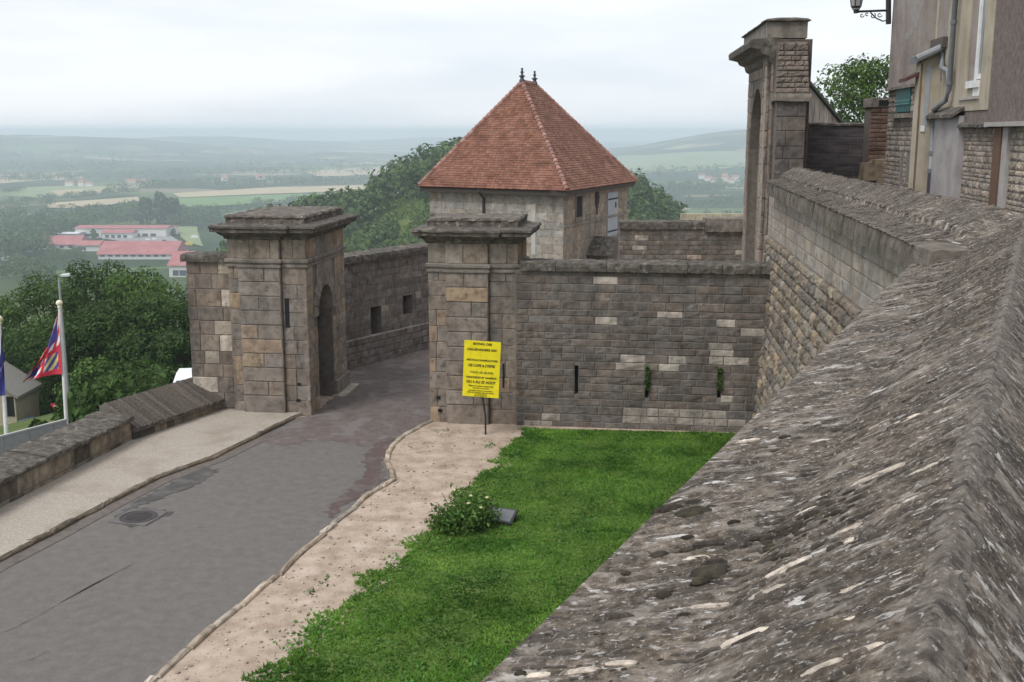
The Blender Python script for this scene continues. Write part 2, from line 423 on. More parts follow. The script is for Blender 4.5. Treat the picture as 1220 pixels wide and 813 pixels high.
def make_terrain():
    az = np.radians(np.concatenate([np.arange(-180, -50, 3.0), np.arange(-50, 50, .3), np.arange(50, 180, 3.0)]))
    rr = np.concatenate([np.linspace(3, 60, 60), 60*np.exp(np.linspace(0, math.log(15000/60), 261))[1:]])
    A, R = np.meshgrid(az, rr); X = R*np.sin(A); Y = R*np.cos(A)
    Z_ = terrain(X, Y)
    ins = dist_out(X, Y) < 0
    Z_ = np.where(ins, -.9, Z_)
    V = np.stack([X, Y, Z_], -1).reshape(-1, 3); nr, na = X.shape
    i = np.arange(nr-1)[:, None]*na; j = np.arange(na)[None, :]; j2 = (j+1) % na
    Fc = np.stack([i+j, i+na+j, i+na+j2, i+j2], -1).reshape(-1, 4)
    m = bpy.data.materials.new('valley_fields'); m.use_nodes = True; nt = m.node_tree; n = nt.nodes; l = nt.links; b = n['Principled BSDF']; b.inputs['Roughness'].default_value = 1; b.inputs['Specular IOR Level'].default_value = .1
    g = n.new('ShaderNodeNewGeometry'); mp = n.new('ShaderNodeMapping'); mp.inputs['Scale'].default_value = (1/420, 1/230, 0); mp.inputs['Rotation'].default_value = (0, 0, .25); l.new(g.outputs['Position'], mp.inputs[0])
    nz = n.new('ShaderNodeTexNoise'); nz.inputs['Scale'].default_value = .004; nz.inputs['Detail'].default_value = 4; l.new(g.outputs['Position'], nz.inputs['Vector'])
    vo = n.new('ShaderNodeTexVoronoi'); vo.inputs['Scale'].default_value = 1; vo.inputs['Randomness'].default_value = .8; l.new(mp.outputs[0], vo.inputs['Vector'])
    sx = n.new('ShaderNodeSeparateColor'); l.new(vo.outputs['Color'], sx.inputs[0])
    cr = n.new('ShaderNodeValToRGB'); cr.color_ramp.interpolation = 'CONSTANT'; e = cr.color_ramp.elements
    st = [(0, (.04, .065, .022)), (.24, (.09, .14, .045)), (.42, (.3, .26, .17)), (.52, (.1, .14, .05)), (.66, (.34, .29, .2)), (.76, (.045, .07, .025)), (.9, (.22, .18, .12))]
    while len(e) < len(st): e.new(.5)
    for k, (p, c) in enumerate(st): e[k].position = p; e[k].color = (*c, 1)
    l.new(sx.outputs[0], cr.inputs[0])
    # woods patch the far slopes; close to the walls the ground is rough grass
    def ramp2(src, a, bb):
        r = n.new('ShaderNodeMapRange'); r.inputs[1].default_value = a; r.inputs[2].default_value = bb; l.new(src, r.inputs[0]); return r.outputs[0]
    mx = n.new('ShaderNodeMixRGB'); mx.inputs[2].default_value = (.03, .05, .018, 1)
    l.new(ramp2(nz.outputs[0], .47, .49), mx.inputs[0]); l.new(cr.outputs[0], mx.inputs[1])
    ln = n.new('ShaderNodeVectorMath'); ln.operation = 'LENGTH'; l.new(g.outputs['Position'], ln.inputs[0])
    mn = n.new('ShaderNodeMixRGB'); l.new(ramp2(ln.outputs['Value'], 500, 900), mn.inputs[0])
    n2 = n.new('ShaderNodeTexNoise'); n2.inputs['Scale'].default_value = .12; n2.inputs['Detail'].default_value = 8; l.new(g.outputs['Position'], n2.inputs['Vector'])
    c2 = n.new('ShaderNodeValToRGB'); c2.color_ramp.elements[0].position = .35; c2.color_ramp.elements[0].color = (.05, .08, .02, 1); c2.color_ramp.elements[1].position = .65; c2.color_ramp.elements[1].color = (.12, .15, .045, 1); l.new(n2.outputs[0], c2.inputs[0])
    l.new(c2.outputs[0], mn.inputs[1]); l.new(mx.outputs[0], mn.inputs[2]); l.new(mn.outputs[0], b.inputs['Base Color'])
    o = ob('terrain', V, Fc, m, None, True); o['kind'] = 'structure'
make_terrain()
KR = [(-6.3, 6.0), (-4.62, 13.06), (-4.26, 14.54), (-3.75, 16.39), (-3.33, 18.23), (-2.79, 20.4), (-2.39, 21.28), (-2.72, 22.7), (-2.70, 23.7), (-2.55, 24.5), (-1.96, 25.95)]
KL = [(-11.1, 6.0), (-8.55, 17.01), (-8.17, 18.31), (-7.74, 20.0), (-7.3, 21.5), (-6.55, 22.9), (-5.95, 24.7), (-5.45, 26.3)]
sheet('courtyard_ground', [(-12.3, 3), (40, 3), (40, 62), (12, 62), (.2, 41), (-5.2, 32.4), (-5.4, 30.4), (-7.6, 29), (-8.2, 27)], 0, M['sand'])
road_far = [(-5.07, 26.6), (-4.5, 30.0), (-4.9, 32.1), (-2.75, 35.4), (0, 39.6), (2.4, 39.6), (-1.75, 28.5)]
sheet('road', KL+road_far+KR[::-1], .006, M['asphalt'])
pr = [(-5.9, 24.6), (-5.05, 26.55), (-4.5, 30.0), (-4.9, 32.1), (-2.75, 35.4), (0, 39.6), (2.4, 39.6), (-1.75, 28.5), (-1.96, 25.9), (-2.6, 24.45), (-3.4, 23.9), (-4.4, 24.3), (-5.2, 23.8)]
sheet('asphalt_repair', ragged(pr, .12, .12, 3), .010, M['asphalt_brown'])
R2 = [GZ(*p) for p in [(392, 618), (414, 600), (440, 585), (458, 574), (455, 552), (463, 535), (470, 522), (455, 524), (432, 545), (436, 566), (408, 592), (388, 610)]]
sheet('asphalt_repair', ragged(R2, .07, .09, 4), .014, M['patch_red'])
R3 = [GZ(*p) for p in [(128, 623), (150, 628), (172, 627), (206, 611), (196, 608), (158, 607), (190, 596), (240, 575), (262, 560), (230, 558), (200, 578), (172, 592), (150, 607)]]
sheet('asphalt_repair', ragged(R3, .07, .08, 5), .014, M['patch_dark'])
for k, px in enumerate([[(-4, 757), (20, 748), (45, 735), (95, 706), (160, 672)], [(20, 790), (40, 786), (62, 776)]]):   # sealed cracks
    P = [GZ(*p) for p in px]; Lp = [p+Vector((0, .006, 0)) for p in P]+[p-Vector((0, .006, 0)) for p in P[::-1]]
    sheet('road_crack', ragged(Lp, .007, .1, 30+k), .018, M['patch_dark'])
def raised(name, poly, z, matl):
    mb = MB(); mb.prism(poly, -.05, z); o = mb.build(name, matl); o['kind'] = 'structure'; return o
LWB = [(-12.0, 6.0), (-9.62, 19.44), (-8.72, 24.16), (-7.3, 27.3)]
raised('footpath', KL+[(-5.2, 26.75), (-7.3, 27.3)]+LWB[::-1][1:], .085, M['gravel'])
# dirt strip and lawn stand a few centimetres over the road
EDGE = [(-4.9, 8.5), (-3.37, 13.06), (-2.82, 14.87), (-2.41, 16.39), (-1.63, 18.23), (-.86, 21.3), (.0, 24.0), (.24, 25.2)]
raised('dirt_path', [(p[0]+.04, p[1]-.02) for p in KR]+[(-1.9, 26.2), (5.9, 25.5), (4.6, 11), (-1, 4), (-6, 4)], .05, M['sand'])
LAWN = EDGE+[(5.55, 24.75), (4.3, 11), (-.6, 3.5), (-5, 5)]
def kerb(name, line, label, pal, w, h, l0, l1, seed):
    root = thing(name, (line[0][0], line[0][1], 0), label, 'kerb')
    r = random.Random(seed); P = [Vector((p[0], p[1], 0)) for p in line]; k = 0
    for a, b in zip(P, P[1:]):
        d = (b-a); L = d.length; d.normalize(); u = 0
        while u < L-.02:
            q = min(r.uniform(l0, l1), L-u); q = L-u if L-u-q < .2 else q
            c = a+d*(u+q/2); u += q
            if c.y < 9: continue
            m, ml, mh = stone_mesh(q-.015, w, .16, r.randrange(3), True, M['kerb'])
            o = bpy.data.objects.new('kerbstone', m); N = Vector((-d.y, d.x, 0)); ang = r.uniform(-.09, .09)
            R = Matrix((d, N, Vector((0, 0, 1)))).transposed().to_4x4() @ Matrix.Rotation(ang, 4, 'Z') @ Matrix.Rotation(r.uniform(-.05, .05), 4, 'X')
            o.matrix_basis = Matrix.Translation(c+Vector((0, 0, h+r.uniform(-.015, .012)))) @ R @ Matrix.Diagonal(((q-.015)/ml, w/mh, 1, 1))
            o.color = (*pal(0, 0, r), 1); link(o, root); k += 1
    return root
kerb('kerb', KR, 'pale uneven stone kerb between the road and the sandy strip', pal_of((1.05, 1.0, .95), .3), .11, .095, .45, .95, 2)
kerb('kerb', KL, 'brown stone kerb along the gravel footpath by the low wall', pal_of((.42, .38, .34), .2), .14, .075, .7, 1.2, 3)
M['kerb_drain'] = mat('gutter_stones', [(.1, .085, .075), (.17, .145, .125)], 6, 7, .95, .5, 50)
gut = []
for p, q in zip(KL[1:], KL[2:]):
    pass
sheet('gutter', [Vector((p[0]+.06, p[1]-.03)) for p in KL[:-1]]+[Vector((p[0]+.34, p[1]-.1)) for p in KL[:-1]][::-1], .0145, M['kerb_drain'])
# ------------------------------------------------------------------ lawn
def in_poly(x, y, poly):
    c = np.zeros(x.shape, bool); k = len(poly)
    for i in range(k):
        x0, y0 = poly[i][:2]; x1, y1 = poly[i-1][:2]
        c ^= ((y0 > y) != (y1 > y)) & (x < (x1-x0)*(y-y0)/((y1-y0) if y1 != y0 else 1e-9)+x0)
    return c
def leaf_cloud(P, size, up=.0, aspect=1.6, rg=RN, nrm=None):
    """one quad (a bent leaf clump) per point"""
    n = len(P); d = rg.normal(size=(n, 3)); d[:, 2] += up
    if nrm is not None: d = d*.42+nrm
    d /= np.linalg.norm(d, axis=1)[:, None]
    t = rg.normal(size=(n, 3)); t -= (t*d).sum(1)[:, None]*d; t /= np.linalg.norm(t, axis=1)[:, None]+1e-9
    b = np.cross(d, t); s = (size*rg.uniform(.6, 1.3, n))[:, None]
    V = np.stack([P-t*s*aspect*.5, P+b*s*.42+d*s*.12, P+t*s*aspect*.5, P-b*s*.42+d*s*.12], 1).reshape(-1, 3)
    return V, np.arange(n*4).reshape(n, 4)
def make_lawn():
    sheet('lawn', ragged([(p[0]+.42, p[1]) for p in LAWN[:8]], .16, .22, 8, False)+[Vector(p) for p in LAWN[8:]], .056, M['soil'])
    N = 210000
    x = RN.uniform(-4.2, 5.6, N); y = RN.uniform(9, 25.4, N)
    ed = np.interp(y, [p[1] for p in EDGE], [p[0] for p in EDGE]); de = x-ed
    rag = (fbm(x*1.9, y*1.9, 5, 4)-.42)*2.0
    keep = in_poly(x, y, [(-6, 8.5)]+[(p[0]-.5, p[1]) for p in EDGE[1:-1]]+[EDGE[-1]]+LAWN[8:-2]+[(-.6, 8.5)]) & (de > rag*.62) & ((de > .5) | (RN.random(N) < .25+1.4*np.clip(de+.1, 0, 1)))
    x = x[keep]; y = y[keep]; de = de[keep]; n = len(x)
    hgt = RN.uniform(.02, .042, n)*(1+.45*(fbm(x*1.3, y*1.3, 17, 3) > .55)) * (1+.8*(de < .35))
    hgt = np.where(y > 24.2, hgt*1.3, hgt)
    a = RN.uniform(0, 2*math.pi, n); wd = RN.uniform(.011, .024, n); ln = RN.uniform(.3, 1.3, n)*hgt
    la = RN.uniform(0, 2*math.pi, n)
    V = np.empty((n, 6, 3)); dx, dy = np.cos(a), np.sin(a)
    for k, s in ((0, -1), (1, 1)): V[:, k] = np.stack([x+s*dx*wd, y+s*dy*wd, np.full(n, .05)], 1)
    V[:, 2] = np.stack([x+np.cos(la)*ln, y+np.sin(la)*ln, .05+hgt], 1)
    for k, s in ((3, -1), (4, 1)): V[:, k] = np.stack([x+s*dy*wd+.02, y-s*dx*wd, np.full(n, .05)], 1)
    V[:, 5] = np.stack([x-np.cos(la)*ln, y-np.sin(la)*ln, .05+hgt*.8], 1)
    m = leafmat('grass_blades', (.112, .235, .032), .25)
    nt = m.node_tree
    o = ob('grass', V.reshape(-1, 3), np.arange(n*6).reshape(-1, 3), m); o['kind'] = 'stuff'
make_lawn()
def lawn_weeds():
    pts = []; r = random.Random(9)
    for px, py, w, k in [(365, 757, 26, 60), (352, 772, 22, 50), (385, 742, 20, 40), (330, 800, 24, 50), (440, 702, 20, 40), (470, 668, 16, 30), (520, 648, 18, 40), (600, 628, 14, 30), (615, 556, 14, 30), (640, 580, 12, 22), (560, 745, 26, 60), (455, 760, 26, 50), (700, 620, 14, 22), (585, 690, 20, 40), (500, 800, 30, 60), (540, 690, 16, 30), (612, 535, 10, 20), (626, 516, 10, 20)]+[(r.uniform(330, 800), r.uniform(525, 812), r.uniform(6, 14), 18) for i in range(34)]:
        c = GZ(px, py, .06); s = (c-Vector((0, 0, 7))).length/1300*w
        if c.x > 5.4 or c.x < np.interp(c.y, [p[1] for p in EDGE], [p[0] for p in EDGE])-.5: continue
        for i in range(k): pts.append((c.x+r.gauss(0, s*.5), c.y+r.gauss(0, s*.9), .055+r.random()*.05))
    V, Fc = leaf_cloud(np.array(pts), .05, 1.2, 1.3); o = ob('lawn_weeds', V, Fc, leafmat('broad_weed_leaves', (.085, .2, .04), .35)); o['kind'] = 'stuff'
lawn_weeds()
gm = bpy.data.materials['grass_blades'].node_tree
def grass_patches(nt):
    n = nt.nodes; l = nt.links; b = n['Principled BSDF']; src = b.inputs['Base Color'].links[0].from_socket
    g = n.new('ShaderNodeNewGeometry'); k = n.new('ShaderNodeTexNoise'); k.inputs['Scale'].default_value = 1.1; k.inputs['Detail'].default_value = 8; k.inputs['Roughness'].default_value = .65; l.new(g.outputs['Position'], k.inputs['Vector'])
    r = n.new('ShaderNodeValToRGB'); e = r.color_ramp.elements; e.new(.5)
    for i, (p, c) in enumerate([(.36, (.6, .78, .7, 1)), (.5, (1, 1, 1, 1)), (.63, (1.25, 1.05, 1.3, 1))]): e[i].position = p; e[i].color = c
    l.new(k.outputs[0], r.inputs[0]); mx = n.new('ShaderNodeMixRGB'); mx.blend_type = 'MULTIPLY'; mx.inputs[0].default_value = 1
    l.new(src, mx.inputs[1]); l.new(r.outputs[0], mx.inputs[2]); l.new(mx.outputs[0], b.inputs['Base Color'])
    for t in [t for t in n if t.type == 'BSDF_TRANSLUCENT']: l.new(mx.outputs[0], t.inputs[0])
grass_patches(gm)
def pebbles():
    mb = MB(); r = random.Random(4)
    for i in range(1500):
        y = r.uniform(12.5, 25.2); xl = np.interp(y, [p[1] for p in KR], [p[0] for p in KR])+.12; xr = np.interp(y, [p[1] for p in EDGE], [p[0] for p in EDGE])+.2
        x = r.uniform(xl, xr); s = r.choice([.006, .008, .01, .01, .012, .016, .03]); z = .05
        q = [Vector((x+s*r.uniform(.6, 1.2)*math.cos(w), y+s*r.uniform(.6, 1.2)*math.sin(w), z)) for w in (.3, 1.9, 3.5, 5.1)]
        mb.hexa(q+[p+Vector((r.uniform(-.2, .2)*s, r.uniform(-.2, .2)*s, s*r.uniform(.5, .9))) for p in q])
    o = mb.build('pebbles', mat('pebble', [(.25, .2, .16), (.5, .44, .37)], 9, 3, .95, 0, island=.35)); o['kind'] = 'stuff'
pebbles()
# ------------------------------------------------------------------ rampart with its sloping coping (the wall the camera looks along)
RAMP = thing('rampart_wall', (4.9, 12, 0), 'massive rampart wall with sloping slab coping, running from the foreground to the tall gateway', 'rampart')
DN = Vector((.4335, .9011, 0)); NN = Vector((-.9011, .4335, 0)); R0 = Vector((.68, 1.68, 0)) - DN*1.87   # near ridge starts beside the camera
BEND = Vector((5.86, 12.45, 0))
LN = (BEND-R0).length
DN = (BEND-R0).normalized(); NN = Vector((-DN.y, DN.x, 0))
def zprof(b): return np.interp(b, [-.95, -.62, -.05, 0, .05, .56, 1.09], [4.9, 5.42, 6.05, 6.085, 6.063, 5.75, 5.6])
def near_pt(a, b, dz=0.0):
    p = R0+DN*a+NN*b; return Vector((p.x, p.y, float(zprof(b))+dz))
def near_ab(px, py):
    d = ray(px, py); t = .3
    while t < 20:
        p = Vector((0, 0, 7))+d*t; q = p-R0; b = q.x*NN.x+q.y*NN.y
        if p.z < zprof(b): break
        t += .004
    return q.x*DN.x+q.y*DN.y, b
LICH = [(8, .52, .63, (.3, .262, .222), .62, 0, 0), (17, .54, .62, (.036, .029, .025), .85, 0, 0), (34, .58, .64, (.46, .435, .405), .8, 0, 0), (6, .6, .67, (.46, .43, .39), .75, 0, 0), (11, .63, .67, (.6, .58, .55), .8, 0, 0)]
ang = math.atan2(NN.y, NN.x)
LICH = [(s, lo, hi, c, amt, (.5, 1, .6), (0, 0, -ang)) for (s, lo, hi, c, amt, _, _) in LICH]
M['lauze'] = mat('weathered_coping_slabs', [(.028, .021, .016), (.1, .079, .06), (.235, .196, .156)], 30, 10, .95, 1.0, 110, dist=.006, ro0=.75, tint=None, lich=LICH, spots=[(2.2, .6, .74, (.16, .105, .04), .5), (3.1, .53, .66, (.27, .23, .188), .4), (2.6, .5, .62, (.042, .034, .027), .6), (75, .6, .66, (.46, .43, .39), .7), (26, .6, .68, (.035, .03, .026), .8)], low=.45, ramp=(.34, .66))
SLB = dict(ro0=.72, rough=.95, bump=.9, bscale=100, dist=.006)
M['slab'] = mat('coping_slab_stone', [(.06, .05, .042), (.14, .12, .1), (.23, .2, .17)], 30, 9, tint='obj', spots=[(16, .55, .66, (.04, .034, .03), .75), (60, .6, .66, (.46, .43, .4), .6)], **SLB)
M['slab_a'] = mat('coping_slab_stone_joined', [(.05, .041, .035), (.11, .093, .078), (.2, .172, .147)], 30, 9, island=.45, spots=[(16, .55, .66, (.04, .034, .03), .75), (60, .6, .66, (.46, .43, .4), .6)], **SLB)
def rough_sheet(name, a, b, fpos, seed, amps, parent, matl, calm=None):
    A, B = np.meshgrid(a, b, indexing='ij')
    X, Y, Z_ = fpos(A, B)
    a1, a2, a3 = amps
    sk = A+.12*B+.03*fbm(A*6, B*3, seed+40, 2)
    dz = a1*(fbm(sk*15, B*3.2, seed, 3)-.45)+a2*(fbm(A*1.3, B*1.6, seed+9, 3)-.45)+a3*(fbm(A*55, B*38, seed+21, 4)-.45)
    dz = dz-a1*(fbm(sk*15, B*3.2, seed, 3)-.45)*.85*np.exp(-(B/.17)**2)*(calm is not None)
    if calm is not None: dz = dz*np.clip((calm-B)/.07, .06, 1)
    Z_ = Z_+dz
    V = np.stack([X, Y, Z_], -1).reshape(-1, 3); na, nb = A.shape
    i = np.arange(na-1)[:, None]*nb; j = np.arange(nb-1)[None, :]
    Fc = np.stack([i+j, i+nb+j, i+nb+j+1, i+j+1], -1).reshape(-1, 4)
    return ob(name, V, Fc, matl, parent, True)
def near_pos(A, B):
    # the outer edge meets the far stretch at the bend: slip the far end sideways so both copings join
    return R0.x+DN.x*A+NN.x*B, R0.y+DN.y*A+NN.y*B, zprof(B)
aa = .9*np.exp(np.arange(0, math.log((LN+.5)/.9), .0052))
rough_sheet('coping_mortar', aa, np.concatenate([np.linspace(-.95, -.2, 60), np.linspace(-.19, 1.09, 190)]), near_pos, 50, (.02, .045, .015), RAMP, M['lauze'], 1.09)
M['ridge'] = mat('ridge_mortar', [(.06, .049, .04), (.145, .124, .104), (.27, .238, .205)], 28, 10, .95, .9, 110, dist=.006, ro0=.72, spots=[(12, .55, .66, (.06, .05, .042), .8), (60, .6, .66, (.5, .47, .43), .6)], lich=LICH[1:2])
def ridge_pos(A, B):
    w = .2+1.1*fbm(A*5, A*0+3.3, 61, 3); b = B*w; x, y, z = near_pos(A, b)
    return x, y, z+.012*np.clip(1.1-np.abs(B)/.085, -1, 1)-.012*(np.abs(B) > .075)
rough_sheet('ridge_mortar', aa, np.linspace(-.085, .085, 22), ridge_pos, 50, (.02, .045, .015), RAMP, M['ridge'])
mb = MB()   # body of the near stretch
e0 = R0-DN*1.5; e1 = R0+DN*(LN-.2)
mb.hexa([e0+NN*1.06+Vector((0, 0, -1)), e0-NN*.7+Vector((0, 0, -1)), e1-NN*.7+Vector((0, 0, -1)), e1+NN*1.06+Vector((0, 0, -1)), e0+NN*1.06+Vector((0, 0, 5.54)), e0-NN*.7+Vector((0, 0, 5.2)), e1-NN*.7+Vector((0, 0, 5.2)), e1+NN*1.06+Vector((0, 0, 5.54))])
mb.build('wall_core', M['mortar_dark'], RAMP)
def slab_mesh(l, w, t, r, matl):
    v = []; f = []; K = 10
    for lv, (s, z) in enumerate(((1.0, -t), (1.0, t*.25), (.72, t))):
        for k in range(K):
            w_ = 2*math.pi*k/K; e = .55
            cx, sy = math.cos(w_), math.sin(w_)
            x = math.copysign(abs(cx)**e, cx)*l/2*s*r.uniform(.86, 1.1); y = math.copysign(abs(sy)**e, sy)*w/2*s*r.uniform(.8, 1.15)
            v.append((x, y, z+r.uniform(-.2, .2)*t))
    for lv in range(2):
        for k in range(K): f.append((lv*K+k, lv*K+(k+1) % K, lv*K+K+(k+1) % K, lv*K+K+k))
    f.append(tuple(2*K+k for k in range(K)))
    m = mesh('coping_slab', v, f); m.materials.append(matl); return m
def slab_frame(b):
    zb = (float(zprof(b+.01))-float(zprof(b-.01)))/.02
    X = (NN+Vector((0, 0, zb))).normalized(); X = (X-DN*.07).normalized(); Z_ = DN.cross(X); Z_ = -Z_ if Z_.z < 0 else Z_
    Z_.normalize(); return X, Z_.cross(X).normalized(), Z_
SLV = [slab_mesh(.16, .03, .014, random.Random(i), M['slab']) for i in range(10)]
def add_slab(a, b, ln, wd, ht, col, sink=0.0, tilt=0.0):
    X, Y, Z_ = slab_frame(b)
    o = bpy.data.objects.new('coping_slab', SLV[rnd.randrange(10)])
    R = Matrix((X, Y, Z_)).transposed().to_4x4() @ Matrix.Rotation(tilt, 4, 'Z')
    o.matrix_basis = Matrix.Translation(near_pt(a, b)-Z_*sink) @ R @ Matrix.Diagonal((ln/.16, wd/.03, ht/.014, 1))
    o.color = (*col, 1); link(o, RAMP)
PALE = [(850, 723, 52, 10), (1045, 566, 62, 12), (940, 675, 48, 10), (912, 706, 40, 8), (1010, 630, 28, 8), (1006, 646, 20, 6), (885, 760, 50, 11), (1000, 745, 44, 8), (980, 795, 44, 7), (1060, 690, 34, 7), (1078, 600, 40, 8), (1100, 560, 34, 7), (1070, 548, 36, 7), (1120, 490, 30, 6), (1080, 500, 30, 6), (1130, 425, 24, 4), (1090, 455, 28, 5), (1050, 505, 30, 6), (960, 610, 26, 6), (740, 790, 34, 7), (690, 800, 40, 8), (640, 805, 26, 7), (830, 665, 26, 5), (1020, 700, 34, 7), (1030, 775, 36, 7), (890, 525, 24, 4)]
for (px, py, lp, wp) in PALE:
    a, b = near_ab(px, py); p = near_pt(a, b); k = (p-Vector((0, 0, 7))).length/1300
    c = rnd.uniform(2.6, 4.2); add_slab(a, b, lp*k*1.25, wp*k*1.6, .005, (c, c*1.0, c*.98), .001, rnd.uniform(-.15, .15))
for i in range(250):
    a = .95+(LN-1.6)*rnd.random()**1.6; b = rnd.choice([rnd.uniform(.02, .56)]*5+[rnd.uniform(.58, 1.02)]*2+[rnd.uniform(-.6, -.03)]*2)
    c = rnd.choice([.55, .7, .8, .9, 1.0, 1.25, 1.5]); w = rnd.uniform(.95, 1.06)
    add_slab(a, b, rnd.uniform(.05, .17), rnd.uniform(.015, .036), rnd.uniform(.006, .014), (c*w, c, c/w), .004, rnd.uniform(-.2, .2))
def slab_stuff():
    vv, ff = [], []; n = 0; r = random.Random(12)
    for i in range(4200):
        a = .9+(LN-1.0)*r.random()**1.15; b = r.choice([r.uniform(.03, .6)]*6+[r.uniform(.6, 1.04)]+[r.uniform(-.75, -.03)]*2)
        X, Y, Z_ = slab_frame(b); m = SLV[r.randrange(10)]; p = near_pt(a, b)-Z_*.006
        sx, sy, sz = r.uniform(.03, .13)/.16, r.uniform(.008, .022)/.03, r.uniform(.004, .013)/.014
        for w in m.vertices: vv.append(p+X*w.co.x*sx+Y*w.co.y*sy+Z_*w.co.z*sz)
        ff += [tuple(n+i for i in q.vertices) for q in m.polygons]; n = len(vv)
    # slabs on the two slopes of the far coping
    for i in range(2600):
        s = .05+.95*r.random(); t = r.choice([r.uniform(.04, .46), r.uniform(.04, .46), r.uniform(.52, .95)])
        p = far_pt(s, t)+Vector((0, 0, -.005)); q = far_pt(s, t+.01); X = (q-p+Vector((0, 0, -.005))).normalized(); X = (X+FD*.1).normalized(); Y = Vector((0, 0, 1)).cross(X).normalized(); Z_ = X.cross(Y)
        m = SLV[r.randrange(10)]; sx, sy, sz = r.uniform(.12, .36)/.16, r.uniform(.02, .06)/.03, r.uniform(.006, .014)/.014
        for w in m.vertices: vv.append(p+X*w.co.x*sx+Y*w.co.y*sy+Z_*w.co.z*sz)
        ff += [tuple(n+i for i in q.vertices) for q in m.polygons]; n = len(vv)
    o = ob('coping_rubble', vv, ff, M['slab_a'], RAMP); o['kind'] = 'stuff'
# outer face of the near stretch, seen only from further left
MN = Masonry(RAMP, M['stone'], M['stone_a'], 'stone', 0)
o0 = R0+DN*(LN-.3)+NN*1.065
MN.wall((o0.x, o0.y, 0), -DN, LN+1.0, 5.5, (.22, .32), (.35, .75), pal_of((.9, .86, .8), .2), gap=.018, proud=.015, seed=91)
MN.build()
# moss cushions
M['moss'] = mat('dark_moss', [(.022, .018, .014), (.042, .035, .026), (.07, .062, .04)], 30, 6, 1, 1, 160, dist=.006, vary=.3)
def moss_mesh(r):
    v = []; f = []; K = 9
    for lv, (s, z) in enumerate(((1.0, -.12), (1.0, .12), (.8, .34), (.45, .5))):
        for k in range(K):
            w = 2*math.pi*k/K; q = s*r.uniform(.85, 1.12); v.append((q*math.cos(w)*.5, q*math.sin(w)*.5, z+r.uniform(-.04, .04)))
    for lv in range(3):
        for k in range(K): f.append((lv*K+k, lv*K+(k+1) % K, lv*K+K+(k+1) % K, lv*K+K+k))
    n = len(v); v.append((0, 0, .54))
    for k in range(K): f.append((3*K+k, 3*K+(k+1) % K, n))
    m = mesh('moss_cushion', v, f, True); m.materials.append(M['moss']); return m
MO = [moss_mesh(random.Random(i)) for i in range(6)]
def moss(px, py, wp):
    a, b = near_ab(px, py); p = near_pt(a, b); s = (p-Vector((0, 0, 7))).length/1300*wp
    o = bpy.data.objects.new('moss_cushion', MO[rnd.randrange(6)]); X, Y, Z_ = slab_frame(b)
    o.matrix_basis = Matrix.Translation(p-Z_*.004) @ Matrix((X, Y, Z_)).transposed().to_4x4() @ Matrix.Diagonal((s*1.3, s*rnd.uniform(.6, .9), s*rnd.uniform(.38, .6), 1)); link(o, RAMP)
for px, py, wp in [(798, 608, 32), (826, 613, 38), (827, 600, 20), (812, 600, 18), (846, 606, 18), (845, 681, 36), (855, 676, 22), (836, 692, 14), (832, 690, 12), (818, 654, 16), (785, 661, 18), (874, 622, 12), (818, 640, 14), (790, 708, 16), (804, 722, 14), (816, 733, 16), (790, 770, 15), (832, 788, 14), (620, 802, 14), (806, 720, 10), (832, 693, 18), (745, 682, 10), (890, 592, 12), (935, 520, 12), (960, 505, 10), (985, 480, 9)]: moss(px, py, wp)
for i in range(110):
    t = rnd.random(); px = 905+95*t+rnd.gauss(0, 9); py = 655-60*t+rnd.gauss(0, 11); moss(px, py, rnd.choice([7, 8, 9, 11, 13]))
for i in range(60): moss(rnd.uniform(640, 1000), rnd.uniform(560, 810), rnd.choice([5, 6, 7, 9])) if False else moss(600+rnd.random()*420, 812-rnd.random()**1.2*60, rnd.choice([5, 6, 7, 8]))
# far stretch: ridge and outer edge converge slightly towards the gateway
FR0, FR1 = Vector((5.86, 12.45, 6.1)), GY(946, 200, 26.0); DZF = FR1.z-6.1
FO0, FO1 = Vector((4.27, 11.15, 5.82)), GY(914, 215, 25.6); FO1.z = 5.82
FD = (FO1-FO0).normalized()
TP = [(0, 6.1), (.5, 5.93), (.505, 5.85), (1.0, 5.81)]
def far_pt(s, t):
    a = FR0.lerp(FR1, s); b = FO0.lerp(FO1, s); p = a.lerp(b, t); p.z = float(np.interp(t, [q[0] for q in TP], [q[1] for q in TP]))+DZF*s; return p
def far_pos(A, B):
    t = np.interp(B, [-.6, 0, 1], [-.6, 0, 1])
    X = (FR0.x+(FR1.x-FR0.x)*A)*(1-t)+(FO0.x+(FO1.x-FO0.x)*A)*t; Y = (FR0.y+(FR1.y-FR0.y)*A)*(1-t)+(FO0.y+(FO1.y-FO0.y)*A)*t
    return X, Y, np.interp(B, [-.6, 0, .5, .53, 1.0], [5.35, 6.1, 5.93, 5.845, 5.80])+DZF*np.clip(A, 0, 1)
def far_sheet():
    A = np.linspace(-.07, 1, 440); B = np.concatenate([np.linspace(-.6, -.03, 14), np.linspace(0, .5, 22), np.linspace(.53, 1.0, 22)])
    def pos(a, b):
        x, y, z = far_pos(a/17.0, b); bb = (x-R0.x)*NN.x+(y-R0.y)*NN.y; zn = zprof(bb)-.03
        return x, y, np.where(a < .75, z+(np.minimum(zn, z)-z)*np.clip((.75-a)/.85, 0, 1)-.16*np.clip(-.1-a, 0, 1), z)
    rough_sheet('coping_mortar', A*17.0, B, pos, 77, (.03, .03, .014), RAMP, M['lauze'])
far_sheet()
slab_stuff()
